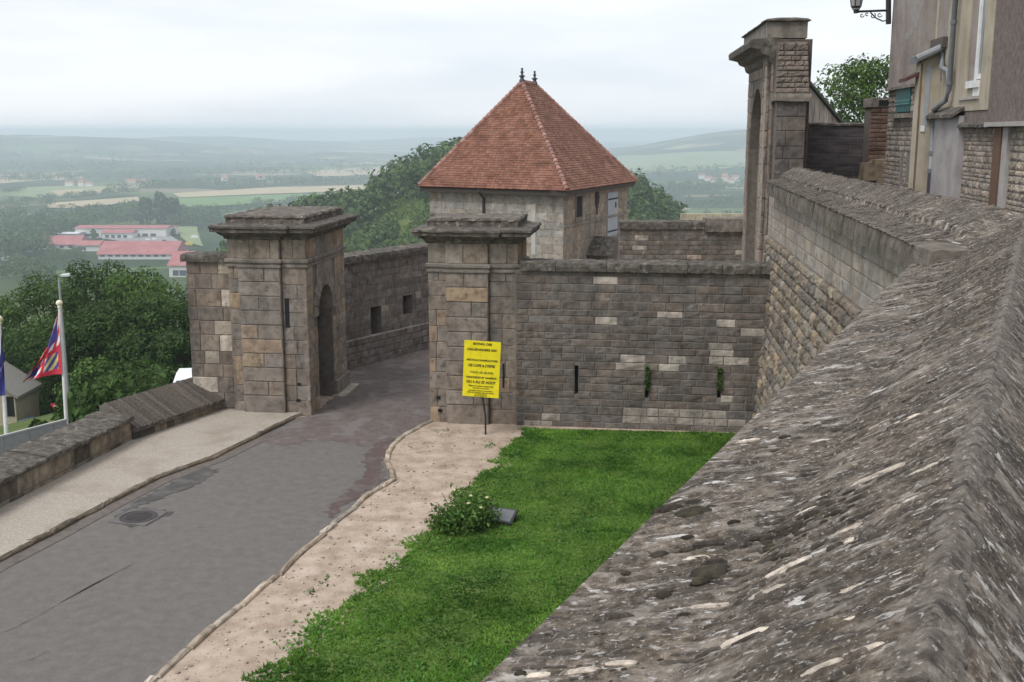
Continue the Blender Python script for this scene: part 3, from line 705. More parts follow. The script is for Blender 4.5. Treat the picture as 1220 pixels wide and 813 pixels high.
# front band of the far coping: one block after the other
M['band'] = mat('coping_band_stone', [(.09, .077, .065), (.155, .136, .116), (.22, .195, .168)], 5, 7, .95, .8, 35, dist=.02, tint='obj', stain=.5, spots=[(7, .6, .7, (.09, .075, .06), .6)])
u = 0; LF = (FO1-FO0).length; NF = Vector((-FD.y, FD.x, 0)); rb = random.Random(3)
while u < LF-.1:
    q = min(rb.uniform(.8, 1.4), LF-u); Fb = frame(FO0+FD*(u+q) - Vector((0, 0, FO0.z)), -FD)
    o = rough_bar('coping_block', Fb, .008, q-.008, -.5, .0, 5.5+DZF*(u+q/2)/LF, 5.815+DZF*(u+q/2)/LF, M['band'], RAMP, int(u*50), .14, .012); c = rb.uniform(.85, 1.15); o.color = (c, c*.99, c*.96, 1); u += q
# wall face under it: pale ashlar above, rough battered masonry below
def face_base(z): return .1+max(0, 4.55-z)*.11
mb = MB(); NO = Vector((FD.y, -FD.x, 0))*-1
A0 = FO0-FD*3; A1 = FO1+FD*1.2
ring = lambda P: [P-NO*.2+Vector((0, 0, 5.62-5.82)), P-NO*.2+Vector((0, 0, 4.55-5.82)), P+NO*.165+Vector((0, 0, 0.0-5.82)), P-NO*.9+Vector((0, 0, 0.0-5.82)), P-NO*.9+Vector((0, 0, 5.62-5.82))]
mb.extrude(ring(A0), ring(A1)); mb.build('wall_core', M['mortar'], RAMP)
def below_edge(c):
    x, y = PJ(c); lim = np.interp(x, [580, 880, 1000, 1095, 1300], [813, 515, 418, 325, 200]); return y > lim+420 or x > 1300
MA = Masonry(RAMP, M['pale'], M['pale_a'], 'ashlar_block')
O = FO1+FD*1.0-NO*.2; O.z = 4.55
MA.wall(O, -FD, LF+3.1, 1.1, [(0, .24), (.24, .48), (.48, .72), (.72, 1.1)], (.35, .7), pal_of((.97, .91, .86), .14), gap=.012, proud=.008, cull=below_edge, seed=5)
MA.build()
MR = Masonry(RAMP, M['warm'], M['warm_a'], 'stone')
O = FO1+FD*1.0+NO*.17; O.z = 0
vb = Vector((-NO.x*.33, -NO.y*.33, 4.55)); HB = vb.length
MR.wall(O, -FD, LF+3.6, HB, (.18, .3), (.28, .62), pal_of((.86, .82, .75), .28, [(1.1, 1.02, .86), (.66, .62, .58), (1.08, .98, .78)], .4, .08), rough=True, gap=.02, proud=.03, V=vb, cull=below_edge, seed=6)
MR.build()
# ------------------------------------------------------------------ bastion wall with gun slits
BU = Vector((5.24, -.68, 0)).normalized()
BF = frame((.2, 25.54, 0), BU)
def bast_uv(zx, zy):
    px, py = 600+zx/2.622, 220+zy/2.622; d = ray(px, py); t = (BF.O-Vector((0, 0, 7))).dot(BF.N)/d.dot(BF.N); p = Vector((0, 0, 7))+d*t
    return (p-BF.O).dot(BF.U), p.z
BW = thing('bastion_wall', (2.9, 25.2, 0), 'wide grey bastion wall with three narrow gun slits behind the lawn', 'wall')
cream = (2.2, 2.12, 1.97)
pal_cream = (1.75, 1.68, 1.57)
slits = []
for zx, z0, z1 in ((227, 565, 655), (447, 570, 668), (672, 575, 668)):
    u, a = bast_uv(zx, z1); _, b = bast_uv(zx, z0); slits.append((u-.045, u+.045, a, b))
marks = [(*bast_uv(x, y), cream if i < 14 else pal_cream) for i, (x, y) in enumerate([(297, 310), (350, 424), (558, 407), (705, 436), (370, 537), (530, 542), (565, 545), (545, 566), (665, 525), (685, 547), (712, 547), (765, 462), (705, 660), (512, 702), (715, 500), (360, 580), (440, 718), (480, 720), (520, 722), (560, 722), (600, 724), (380, 733), (415, 733), (470, 738), (510, 738), (550, 738), (600, 741), (640, 743), (690, 745), (730, 747), (130, 740), (110, 757), (545, 704), (150, 738), (640, 728)])]
core_wall(BW, BF, -.12, 6.2, -.2, 3.85, .7, slits, M['mortar'])
BM = Masonry(BW, M['stone'], M['stone_a'])
BM.wall(BF.O, BU, 5.9, 3.83, (.155, .21), (.26, .62), pal_of((.8, .75, .71), .14, [(.68, .635, .6), (.97, .91, .85)], .3, .05), holes=slits, left=lambda z: -.11, depth=.07, gap=.018, proud=.012, seed=11, marks=marks)
BM.build()
u = -.02; rb = random.Random(8)
while u < 6.1:
    q = min(rb.uniform(.75, 1.2), 6.15-u); rough_bar('coping_stone', BF, u+.006, u+q-.006, -.6, .1, 3.82, 4.02, M['coping'], BW, int(u*77), .11, .014, .03); u += q
# weeds rooted in two of the slits
M['weed'] = leafmat('wall_weed', (.07, .13, .03))
for k in (1, 2):
    a, b, c, d = slits[k]; P = np.array([tuple(BF((a+b)/2+RN.uniform(-1,1)*.04, .03+RN.random()*.05, c+.22+RN.random()*(d-c-.2))) for i in range(260)])
    V, Fc = leaf_cloud(P, .05, .6); o = ob('weed_tuft', V, Fc, M['weed']); tag(o, ['', 'green weed growing out of the middle gun slit of the bastion wall', 'green weed growing out of the gun slit nearest the rampart'][k], 'weed')
# ------------------------------------------------------------------ gate piers
def offset_poly(P, d):
    out = []; k = len(P)
    for i in range(k):
        a, b, c = P[i-1], P[i], P[(i+1) % k]
        e0 = Vector((b[0]-a[0], b[1]-a[1])).normalized(); e1 = Vector((c[0]-b[0], c[1]-b[1])).normalized()
        n0 = Vector((e0.y, -e0.x)); n1 = Vector((e1.y, -e1.x)); m = (n0+n1); m = m/max(.2, m.dot(n0)) if m.length > 1e-6 else n0
        out.append((b[0]+m.x*d, b[1]+m.y*d))
    return out
def moulding(name, F, plan, prof, matl, root, jitter=0.0, seed=0, sub=.25):
    """plan is a counter-clockwise outline in (u, -n); prof is (out, z)"""
    r = random.Random(seed); P = []
    k = len(plan)
    for i in range(k):
        a = Vector(plan[i]); b = Vector(plan[(i+1) % k]); m = max(1, int((b-a).length/sub))
        for j in range(m): P.append(((a+(b-a)*j/m), j == 0, i))
    rings = []; base = {}
    for out, z in prof:
        Q = offset_poly(plan, out); ring = []
        for i in range(k):
            a = Vector(Q[i]); b = Vector(Q[(i+1) % k]); m = max(1, int((Vector(plan[(i+1) % k])-Vector(plan[i])).length/sub))
            for j in range(m):
                p = a+(b-a)*j/m; ring.append(F(p.x, -p.y, z) + Vector((r.uniform(-1, 1), r.uniform(-1, 1), r.uniform(-1, 1)))*jitter)
        rings.append(ring)
    v = [p for g in rings for p in g]; K = len(rings[0]); f = []
    for i in range(len(rings)-1):
        for j in range(K): f.append((i*K+j, i*K+(j+1) % K, i*K+K+(j+1) % K, i*K+K+j))
    f.append(tuple(range(K))[::-1]); f.append(tuple((len(rings)-1)*K+j for j in range(K)))
    return ob(name, v, f, matl, root)
M['ptrim'] = mat('pier_trim_stone', [(.13, .111, .094), (.21, .184, .157), (.28, .248, .212)], 4, 7, .92, .5, 35, dist=.012, stain=.45, spots=[(6, .62, .72, (.07, .06, .05), .6)])
M['attic'] = mat('weathered_attic', [(.06, .051, .043), (.12, .103, .087), (.19, .166, .14)], 6, 8, .95, .9, 25, dist=.03, spots=[(3, .52, .66, (.34, .29, .225), .55), (12, .6, .7, (.42, .39, .34), .6), (8, .58, .68, (.045, .038, .032), .6)])
ORANGE = [(1.22, 1.04, .8), (1.15, 1.0, .84), (.86, .8, .76), (.8, .76, .74)]
P_COUR = [(0, .52)]+[(.52+.359*i, .52+.359*(i+1)) for i in range(9)]   # rusticated courses up to the string course
def pier_plan(w, p0, p1, proj, depth):
    # counter-clockwise seen from above in (u, back) coordinates; front margin at back=0
    return [(0, 0), (p0, 0), (p0, -proj), (p1, -proj), (p1, 0), (w, 0), (w, depth), (0, depth)]
def gate_pier(name, O, U, w, p0, p1, depth, label, arch=None, seed=1, holes=()):
    root = thing(name, (O[0], O[1], 0), label, 'gate pier'); F = frame(O, U); PR = .11
    plan = pier_plan(w, p0, p1, PR, depth)
    ZS = 3.75
    ms = Masonry(root, M['warm'], M['warm_a'])
    base = (.92, .87, .82)
    pal = pal_of(base, .1, ORANGE, .14, .04)
    fh = list(holes)
    # core set back 2 cm behind the facing
    if arch:
        a0, a1, spring, rise = arch; deep = .55
        mb = MB()
        mb.fbox(F, .02, w-deep, -.02, -(depth-.02), -.1, 4.45)           # body left of the niche
        mb.fbox(F, w-deep, w-.02, -.02, -a0, -.1, 4.45); mb.fbox(F, w-deep, w-.02, -a1, -(depth-.02), -.1, 4.45)
        mb.build('wall_core', M['mortar_dark'], root)
        ac, hw = (a0+a1)/2, (a1-a0)/2
        def za(t): x = abs(t-ac)/hw; return spring+rise*math.sqrt(max(0, 1-x**2))
        mb = MB(); K = 16
        for i in range(K):
            t0, t1 = a0+(a1-a0)*i/K, a0+(a1-a0)*(i+1)/K
            A = [F(w-deep, -t0, za(t0)), F(w+.012, -t0, za(t0)), F(w+.012, -t1, za(t1)), F(w-deep, -t1, za(t1))]
            B = [F(w-deep, -t0, 4.45), F(w+.012, -t0, 4.45), F(w+.012, -t1, 4.45), F(w-deep, -t1, 4.45)]
            mb.hexa(A+B)
        mb.build('arch', M['ptrim'], root)
        # voussoirs: a ring of wedge stones proud of the face
        K = 11
        for i in range(K):
            w0, w1 = math.pi*i/K+.012, math.pi*(i+1)/K-.012
            q = lambda wv, s, x: F(x, -(ac-hw*s*math.cos(wv)), spring+(rise*s)*math.sin(wv) if s == 1 else spring+(rise+.42)*math.sin(wv))
            m = MB(); m.hexa([q(w0, 1.0, w-.05), q(w0, 1.0, w+.03), q(w1, 1.0, w+.03), q(w1, 1.0, w-.05), q(w0, 1.55, w-.05), q(w0, 1.55, w+.026), q(w1, 1.55, w+.026), q(w1, 1.55, w-.05)])
            o = m.build('voussoir', M['warm'], root); c = pal(0, 0, rnd); o.color = (c[0], c[1], c[2], 1)
        m = MB(); m.fbox(F, w-deep-.01, w-deep+.03, -a0, -a1, -.05, 2.15); m.build('niche_back', M['ptrim'], root)
        m = MB(); m.fbox(F, w-deep-.01, w-deep+.012, -a0, -a1, 2.15, spring+rise); m.build('niche_opening', M['dark'], root)
        m = MB(); m.fbox(F, w-deep, w-deep+.1, -a0, -a1, 2.05, 2.16); m.build('niche_sill', M['ptrim'], root)
        m = MB()
        for i in range(7):
            t = a0+(a1-a0)*(i+.5)/7; m.tube([F(w-deep+.2, -t, 2.1), F(w-deep+.2, -t, za(t))], .016, 6)
        for z in (2.5, 2.9): m.tube([F(w-deep+.2, -a0, z), F(w-deep+.2, -a1, z)], .013, 6)
        m.build('iron_grille', plain('rusty_iron', (.05, .035, .03), .7), root)
    else:
        mb = MB(); mb.fbox(F, .02, w-.02, -.02, -(depth-.02), -.1, 4.45); mb.build('wall_core', M['mortar_dark'], root)
    mb = MB(); mb.fbox(F, p0+.02, p1-.02, PR-.022, -.02, -.1, 4.45); mb.build('pilaster_core', M['ptrim'], root)
    kw = dict(depth=.12, proud=.0)
    A = F(p0, PR, 0); ms.wall(A, U, p1-p0, ZS, P_COUR, (.4, .7), pal, gap=.022, bond=.4, seed=seed, **kw)
    # returns of the pilaster
    ms.wall(F(p1, PR, 0), -F.N, PR, ZS, P_COUR, (1, 1), pal, gap=.012, seed=seed+1, depth=.06, proud=.0)
    ms.wall(F(p0, 0, 0), F.N, PR, ZS, P_COUR, (1, 1), pal, gap=.012, seed=seed+7, depth=.06, proud=.0)
    ms.wall(F(0, 0, 0), U, p0, ZS, (.34, .44), (.3, .6), pal, gap=.01, seed=seed+2, holes=fh, **kw)
    ms.wall(F(p1, 0, 0), U, w-p1, ZS, (.34, .44), (.35, .8), pal, gap=.01, seed=seed+3, holes=fh, **kw)
    # side faces
    sh = [(arch[0]-.02, arch[1]+.02, -1, arch[2]), (arch[0]-.3, arch[1]+.3, arch[2], arch[2]+arch[3]+.4)] if arch else []
    ms.wall(F(w, 0, 0), -F.N, depth, ZS, (.34, .44), (.4, .8), pal_of((1.05, .95, .83), .12, ORANGE, .3), gap=.01, seed=seed+4, holes=sh, **kw)
    ms.wall(F(0, -depth, 0), F.N, depth, ZS, (.34, .44), (.4, .8), pal, gap=.01, seed=seed+5, **kw)
    # frieze blocks between string course and cornice
    for (a, n0, b) in ((0, 0, p0), (p0, PR, p1), (p1, 0, w)):
        ms.wall(F(a, n0, 3.95), U, b-a, .5, [(0, .5)], (.4, .6), pal_of((1.05, .98, .88), .1), gap=.012, seed=seed+6, **kw)
    ms.wall(F(w, 0, 3.95), -F.N, depth, .5, [(0, .5)], (.5, .9), pal_of((1.15, .98, .78), .12), gap=.012, seed=seed+8, **kw)
    ms.wall(F(0, -depth, 3.95), F.N, depth, .5, [(0, .5)], (.5, .9), pal, gap=.012, seed=seed+9, **kw)
    ms.wall(F(p1, PR, 3.95), -F.N, PR, .5, [(0, .5)], (1, 1), pal, gap=.012, seed=seed+10, depth=.06, proud=0)
    ms.build()
    moulding('string_course', F, plan, [(.0, 3.74), (.035, 3.75), (.04, 3.80), (.015, 3.81), (.015, 3.85), (.06, 3.87), (.065, 3.93), (.0, 3.955)], M['ptrim'], root, .003, seed)
    moulding('cornice', F, plan, [(.0, 4.43), (.05, 4.44), (.07, 4.5), (.14, 4.54), (.2, 4.6), (.3, 4.62), (.31, 4.7), (.34, 4.72), (.33, 4.77), (.05, 4.82)], M['coping'], root, .008, seed+1, .14)
    at = [(.0, -.03), (w, -.03), (w, depth), (.0, depth)]
    moulding('attic_block', F, at, [(-.0, 4.77), (-.0, 4.93), (.02, 4.96), (-.0, 5.0), (-.03, 5.01)], M['attic'], root, .016, seed+2, .12)
    return root, F
PU = Vector((.9917, -.129, 0))
pr_, PFR = gate_pier('gate_pier', (-2.0, 25.86, 0), PU, 2.16, .43, 1.46, 1.75, 'square stone gate pier right of the road, behind the yellow notice', None, 21, holes=[(1.78, 1.84, .95, 1.55)])
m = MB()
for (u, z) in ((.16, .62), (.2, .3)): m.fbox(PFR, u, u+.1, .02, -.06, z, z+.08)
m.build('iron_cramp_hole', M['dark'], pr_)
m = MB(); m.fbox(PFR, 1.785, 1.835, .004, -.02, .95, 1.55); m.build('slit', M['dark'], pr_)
pl_, PFL = gate_pier('gate_pier', (-7.02, 26.82, 0), Vector((.9917, -.125, 0)), 2.0, .3, 1.36, 3.35, 'square stone gate pier with an arched niche, left of the road', (.8, 2.12, 2.42, .72), 41)
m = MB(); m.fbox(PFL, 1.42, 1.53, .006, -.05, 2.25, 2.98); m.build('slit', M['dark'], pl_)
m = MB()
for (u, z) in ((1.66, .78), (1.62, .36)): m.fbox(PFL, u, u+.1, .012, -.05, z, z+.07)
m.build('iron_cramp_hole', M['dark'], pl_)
mb = MB(); mb.fbox(PFL, 2.0, 2.07, -2.12, -3.38, 0, .42); mb.build('plinth', M['ptrim'], pl_)
mb = MB(); mb.fbox(PFL, 1.95, 2.3, -2.0, -3.5, 0, .05); mb.build('step', M['kerb'], pl_)
# wing wall left of the left pier
wa = GY(227, 400, 27.0)
WF = frame((wa.x-.02, 27.06, 0), (1, -.12))
ww = 1.32
WW = thing('wing_wall', (wa.x+.6, 27, 0), 'short stone wing wall with one slit, between the low wall and the left gate pier', 'wall')
wsl = [(ww-.13, ww-.05, 1.05, 1.95)]
core_wall(WW, WF, 0, ww, -1.5, 3.86, .6, wsl, M['mortar_dark'])
wm = Masonry(WW, M['warm'], M['warm_a'])
wmk = [(.86, 3.15, cream), (.98, 2.73, cream), (.82, 1.8, cream), (.9, 2.05, (1.5, 1.4, 1.25)), (.62, .62, cream), (.95, 3.55, (1.6, 1.5, 1.3)), (.66, 1.3, (1.3, 1.25, 1.15))]
wm.wall(WF.O+Vector((0, 0, -1)), WF.U, ww, 4.84, (.33, .44), (.28, .7), pal_of((.72, .66, .62), .14, [(.95, .85, .75)], .2), holes=[(a, b, c+1, d+1) for a, b, c, d in wsl], depth=.1, proud=.012, seed=3, marks=[(a, b+1, c) for a, b, c in wmk])
wm.wall(WF(0, -.6, -1), WF.N, .6, 4.84, (.33, .44), (.3, .6), pal_of((.72, .66, .62)), depth=.1, seed=4)
wm.build()
rough_bar('coping_stone', WF, -.12, .62, -.7, .09, 3.84, 4.03, M['coping'], WW, 5, .1, .012); rough_bar('coping_stone', WF, .63, ww, -.7, .09, 3.84, 4.05, M['coping'], WW, 6, .1, .012)
# ------------------------------------------------------------------ wall beyond the gate
kA, kB = Vector((-5.35, 31.5, 0)), Vector((-2.77, 35.36, 0)); kU = (kB-kA).normalized(); kA = kA-kU*.6; KW = (kB-kA).length+5.2
KF = frame(kA, kU)
def on_wall(F, px, py):
    d = ray(px, py); t = (F.O-Vector((0, 0, 7))).dot(F.N)/d.dot(F.N); p = Vector((0, 0, 7))+d*t; return (p-F.O).dot(F.U), p.z
kh = []
for x0, x1, y0, y1 in ((441.5, 454, 367, 401), (480, 491, 353, 376)):
    u0, z1 = on_wall(KF, x0, y0); u1, _ = on_wall(KF, x1, y0); _, z0 = on_wall(KF, (x0+x1)/2, y1); kh.append((u0, u1, z0, z1))
BK = thing('back_wall', tuple((kA+kB)/2), 'grey wall with two small square windows beyond the gate', 'wall')
core_wall(BK, KF, 0, KW, -3, 3.2, .6, kh, M['mortar'])
km = Masonry(BK, M['stone'], M['stone_a'])
km.wall(KF(0, .05, 0), KF.U, KW-4, .85, (.2, .26), (.35, .7), pal_of((1.0, .95, .9), .16), depth=.2, proud=.012, seed=9)
km.wall(KF(0, 0, .85), KF.U, KW-4, 2.35, (.19, .25), (.3, .65), pal_of((.92, .88, .84), .18, [(1.6, 1.5, 1.35)], .05), holes=[(a, b, c-.85, d-.85) for a, b, c, d in kh], depth=.08, proud=.012, seed=10)
km.build()
mb = MB(); mb.fbox(KF, 0, KW, .075, -.05, .835, .875); mb.build('ledge', M['pale'], BK)
u = 0
while u < KW-.2:
    q = min(rb.uniform(.8, 1.3), KW-u); rough_bar('coping_stone', KF, u+.006, u+q-.006, -.62, .1, 3.17, 3.4, M['coping'], BK, int(u*31), .12, .018, .04); u += q
# ------------------------------------------------------------------ low wall on the left, two kinds of coping
p0, p1 = Vector((-9.62, 19.44, 0)), Vector((-8.72, 24.16, 0)); lu = (p1-p0).normalized(); lo = p1-lu*14
LF1 = frame(lo, lu)
LW = thing('low_wall', (-9.6, 20, 0), 'low stone wall with broad flat coping along the gravel footpath', 'wall')
core_wall(LW, LF1, 0, 14, -2.5, .57, .8, [], M['mortar'], deep=.4)
M['lowstone'] = mat('low_wall_stone', [(.15, .128, .105), (.27, .235, .19), (.36, .32, .265)], 5, 7, .95, .5, 35, dist=.015, tint='obj', stain=.9, stain_col=(.05, .043, .038))
lm = Masonry(LW, M['lowstone'], M['warm_a'])
lm.wall(LF1.O, LF1.U, 14, .56, [(0, .16), (.16, .56)], (.45, .8), pal_of((1.0, .97, .92), .12, [(.45, .42, .4)], .3), depth=.1, proud=.012, gap=.015, seed=14)
lm.build()
u = 2.0
while u < 13.9:
    q = min(rb.uniform(.7, 1.1), 14-u); q = 14-u if 14-u-q < .3 else q
    rough_bar('coping_stone', LF1, u+.008, u+q-.008, -.86, .11, .555, .65+rb.uniform(-.01, .015), M['coping'], LW, int(u*41), .09, .016, .07); u += q
p2 = Vector((-7.42, 27.0, 0)); LF2 = frame(p1, (p2-p1)); L2 = (p2-p1).length
LS = thing('sloped_wall', tuple((p1+p2)/2), 'low wall stretch with steep slab coping running up to the left gate pier', 'wall')
mb = MB(); A = [LF2(.02, n, z) for n, z in ((.05, -.1), (.05, .24), (.12, .26), (.12, .34), (-.82, .82), (-.95, .78), (-.95, -2.5))]; B = [LF2(L2, n, z) for n, z in ((.05, -.1), (.05, .24), (.12, .26), (.12, .34), (-.82, .82), (-.95, .78), (-.95, -2.5))]
mb.extrude(A, B); mb.build('wall_core', M['mortar_dark'], LS)
rl = random.Random(5); u = .03
while u < L2-.03:
    q = rl.uniform(.06, .13); q = min(q, L2-u)
    m = MB(); h = rl.uniform(.008, .026); e = rl.uniform(-.03, .02)
    m.hexa([LF2(u+.004, .14+e, .3), LF2(u+q-.006, .14+e, .3), LF2(u+q-.006, -.86, .78), LF2(u+.004, -.86, .78), LF2(u+.006, .145+e, .34+h), LF2(u+q-.008, .14+e, .34+h), LF2(u+q-.008, -.84, .82+h), LF2(u+.006, -.84, .82+h)])
    o = m.build('coping_slab', M['slab'], LS); c = rl.choice([.55, .65, .75, .75, .9]); o.color = (c, c*.97, c*.95, 1); u += q
lm = Masonry(LS, M['lowstone'], M['warm_a']); lm.wall(LF2(0, .05, 0), LF2.U, L2, .25, [(0, .25)], (.2, .45), pal_of((.8, .75, .7), .1, [(.35, .33, .31)], .45), depth=.08, seed=2); lm.build()
# ------------------------------------------------------------------ panel fence, flagpoles, lamp, road sign outside the low wall
A, B = GZ(-14, 524, .62), GZ(79, 500, .62)
fu = (B-A).normalized(); A = A-fu*4; FL = (B-A).length; FF = frame((A.x, A.y, 0), fu)
FE = thing('panel_fence', (A.x, A.y, -1), 'pale grey panel fence behind the low wall by the flagpoles', 'fence')
M['fence'] = plain('galvanised_panel', (.36, .37, .37), .55)
k = 0; u = 0
while u < FL-.1:
    q = min(.62, FL-u); m = MB(); m.fbox(FF, u+.008, u+q-.008, .015, -.015, -.9, .6); m.build('panel', M['fence'], FE); u += .62; k += 1
m = MB(); m.fbox(FF, 0, FL, .03, -.03, .6, .64); m.build('rail', plain('fence_rail', (.45, .45, .44), .5), FE)
for i in range(0, k+1, 3):
    m = MB(); m.tube([FF(i*.62, -.05, -2.2), FF(i*.62, -.05, .62)], .03, 8); m.build('post', M['fence'], FE)
M['white'] = plain('white_paint', (.72, .72, .7), .4)
def flag_colours(kind):
    B_, R_, Y_, W_ = (.085, .085, .3), (.6, .05, .085), (.68, .58, .25), (.8, .8, .82)
    def fleur(u, v):
        for cu, cv in ((.14, .3), (.32, .18), (.32, .42), (.46, .3), (.64, .72), (.78, .6), (.9, .74), (.78, .86)):
            x, y = (u-cu)/.085, (v-cv)/.12
            if abs(x) < .28 and abs(y) < .9 or (y > -.1 and y < .75 and abs(abs(x)-.6*(1-y*.4)) < .25): return True
        return False
    def burg(u, v):
        hu, hv = u < .54, v > .5
        bu = min(u % .54, .54-u % .54) if u < .54 else min(u-.54, 1-u); bv = min(v % .5, .5-v % .5)
        edge = min(bu, bv*.8) < .085
        if hu == hv:
            if edge: return R_ if int((u+v*.8)*9) % 2 else W_
            return W_ if fleur(u, v) else B_
        if edge: return R_
        return Y_ if int((u+v)*9) % 2 else B_
    def star(u, v):
        for k in range(12):
            x = u-.5-.3*math.cos(k*math.pi/6)*.67; y = v-.5-.3*math.sin(k*math.pi/6)
            if x*x*2.2+y*y < .0028: return Y_
        return B_
    return burg if kind == 0 else star
def flagpole(base, top, label, kind, group, flag_label):
    root = thing('flagpole', tuple(base), label, 'flagpole', group)
    m = MB(); m.tube([base, top], [.052, .036], 12); m.build('pole', M['white'], root)
    m = MB(); m.lathe((top.x, top.y, top.z-.02), [(0, -.02), (.05, 0), (.055, .03), (.035, .045), (.075, .09), (.08, .12), (.055, .17), (0, .19)], 12); m.build('finial', plain('finial_cream', (.75, .7, .5), .35), root, True)
    m = MB(); m.tube([base, base+Vector((0, 0, .12))], .11, 12); m.build('base_collar', M['white'], root)
    # limp flag: hoist edge on the pole, fly edge hanging in folds; flag is tied to the pole but is cloth of its own
    nu, nv = 70, 50; v = []; f = []; Hh = 1.5; col = flag_colours(kind)
    hz = top.z-.1
    for j in range(nv+1):
        for i in range(nu+1):
            s = i/nu; t = j/nv                                     # s along the fly, t up the hoist
            sag = 1-t*.55
            x = (.04-(s*(.32+.66*(1-t)**.8))) if kind == 0 else .13-s*.5*(1-t)**.8; z = hz-Hh*(1-t)*1.0-s*(1.0*t**.9+.02+.2*(1-t)*(s))
            y = -.06+.1*math.sin(s*9+t*2.4)*s**.6+.05*math.sin(s*19-t*5)*s
            v.append(Vector((top.x+(base.x-top.x)*(top.z-z)/(top.z-base.z)+x-.05, top.y+y-.02, z)))
    mats = {}; m = bpy.data.meshes.new('flag')
    for j in range(nv):
        for i in range(nu): f.append((j*(nu+1)+i, j*(nu+1)+i+1, (j+1)*(nu+1)+i+1, (j+1)*(nu+1)+i))
    m.from_pydata(v, [], f); m.update(); k = 0; idx = []
    for j in range(nv):
        for i in range(nu):
            c = col((i+.5)/nu, (j+.5)/nv)
            if c not in mats:
                mats[c] = len(mats); fm = plain('flag_cloth', c, .8, spec=.1); m.materials.append(fm)
            idx.append(mats[c])
    m.polygons.foreach_set('material_index', idx); m.polygons.foreach_set('use_smooth', [True]*len(f))
    o = bpy.data.objects.new('flag', m); link(o, None); tag(o, flag_label, 'flag', 'flags by the low wall')
b1 = GY(78, 505, 25.3); t1 = GY(70, 366, 25.3)
flagpole(Vector((b1.x, 25.3, -1.3)), Vector((t1.x+.02, 25.3, t1.z)), 'white flagpole nearer the gate, flying the red and blue quartered flag', 0, 'flagpoles behind the low wall', 'limp quartered flag in red, blue, yellow and white on its white pole')
b2 = GY(7, 536, 23.4); t2 = GY(-1, 385, 23.4)
flagpole(Vector((b2.x, 23.4, -1.3)), Vector((t2.x, 23.4, t2.z)), 'white flagpole at the left edge of the photo, flying a dark blue flag', 1, 'flagpoles behind the low wall', 'dark blue flag with yellow stars at the left edge of the photo')
lb, lt = GY(72, 440, 46), GY(70, 331, 46)
tz = float(terrain(lb.x, 46))
SL = thing('street_lamp', (lt.x, 46, tz), 'tall grey street lamp with a single arm standing before the dark trees', 'street lamp')
m = MB(); m.tube([(lt.x, 46, tz), (lt.x, 46, lt.z-.05), (lt.x+.05, 46, lt.z+.06), (lt.x+.16, 46, lt.z+.1)], [.07, .045, .04, .035], 10); m.build('pole', plain('lamp_grey', (.3, .32, .33), .5), SL)
m = MB(); m.extrude([Vector((lt.x+.12, 46+s, lt.z+z)) for s, z in ((-.06, .05), (.06, .05), (.06, .13), (0, .16), (-.06, .13))], [Vector((lt.x+.48, 46+s, lt.z+z)) for s, z in ((-.09, .06), (.09, .06), (.08, .15), (0, .2), (-.08, .15))]); m.build('lamp_head', plain('lamp_head_grey', (.5, .53, .55), .4), SL)
# give-way sign further down
yp = GY(70, 487, 55); gz = float(terrain(yp.x, 55)); YS = thing('road_sign', (yp.x, 55, gz), 'red and white triangular give-way sign behind the low wall', 'road sign')
def tri(s, d0, d1, name, matl):
    m = MB(); A = [Vector((yp.x+x*s, 55+d0, yp.z+z*s)) for x, z in ((-.42, .26), (.42, .26), (.04, -.46), (-.04, -.46))]; B = [p+Vector((0, d1-d0, 0)) for p in A]; m.extrude(A, B); m.build(name, matl, YS)
tri(1, 0, .03, 'red_border', plain('sign_red', (.5, .03, .04), .4)); tri(.62, -.01, .02, 'white_centre', M['white'])
m = MB(); m.tube([(yp.x, 55.05, gz-.2), (yp.x, 55.05, yp.z+.2)], .035, 8); m.build('post', M['fence'], YS)
bp = GY(93, 500, 47); gz = float(terrain(bp.x, 47)); m = MB(); m.lathe((bp.x, 47, gz-.1), [(.07, 0), (.07, bp.z+.45-gz), (.04, bp.z+.55-gz), (0, bp.z+.56-gz)], 10); o = m.build('bollard', plain('bollard_grey', (.3, .31, .3), .5)); tag(o, 'thin grey bollard right of the give-way sign', 'bollard')
# ------------------------------------------------------------------ yellow notice on its stake
sb = GZ(578.5, 518, .05); ndir = Vector((PU.x, PU.y, 0))
SG = thing('notice_board', tuple(sb), 'bright yellow festival notice on a thin dark stake before the right gate pier', 'sign')
SF = frame((sb.x, sb.y, 0), ndir); til = math.radians(-2.6)
def SP(u, n, z):
    c, s_ = math.cos(til), math.sin(til); zc = 1.55; return SF(u*c-(z-zc)*s_*-1*-1, n, zc+u*s_*1+(z-zc)*c)
tl = on_wall(SF, 553, 405.5); br = on_wall(SF, 595.5, 473)
zc = (tl[1]+br[1])/2; hw, hh = .425, .66
uc = (tl[0]+br[0])/2
def SP(u, n, z):
    c, s_ = math.cos(til), math.sin(til); return SF(uc+u*c-z*s_, n, zc+u*s_+z*c)
m = MB(); m.tube([SF(0.0, 0, -.25), SF(0, 0, .5), SP(0.0, .03, -hh+.2), SP(0, .03, hh-.1)], .022, 8); m.build('stake', plain('dark_steel', (.03, .028, .028), .6), SG)
m = MB(); m.hexa([SP(-hw, .055, -hh), SP(hw, .055, -hh), SP(hw, .075, -hh), SP(-hw, .075, -hh), SP(-hw, .055, hh), SP(hw, .055, hh), SP(hw, .075, hh), SP(-hw, .075, hh)]); m.build('panel', plain('yellow_panel', (.8, .68, .01), .45), SG)
ink = plain('brown_ink', (.1, .085, .01), .7)
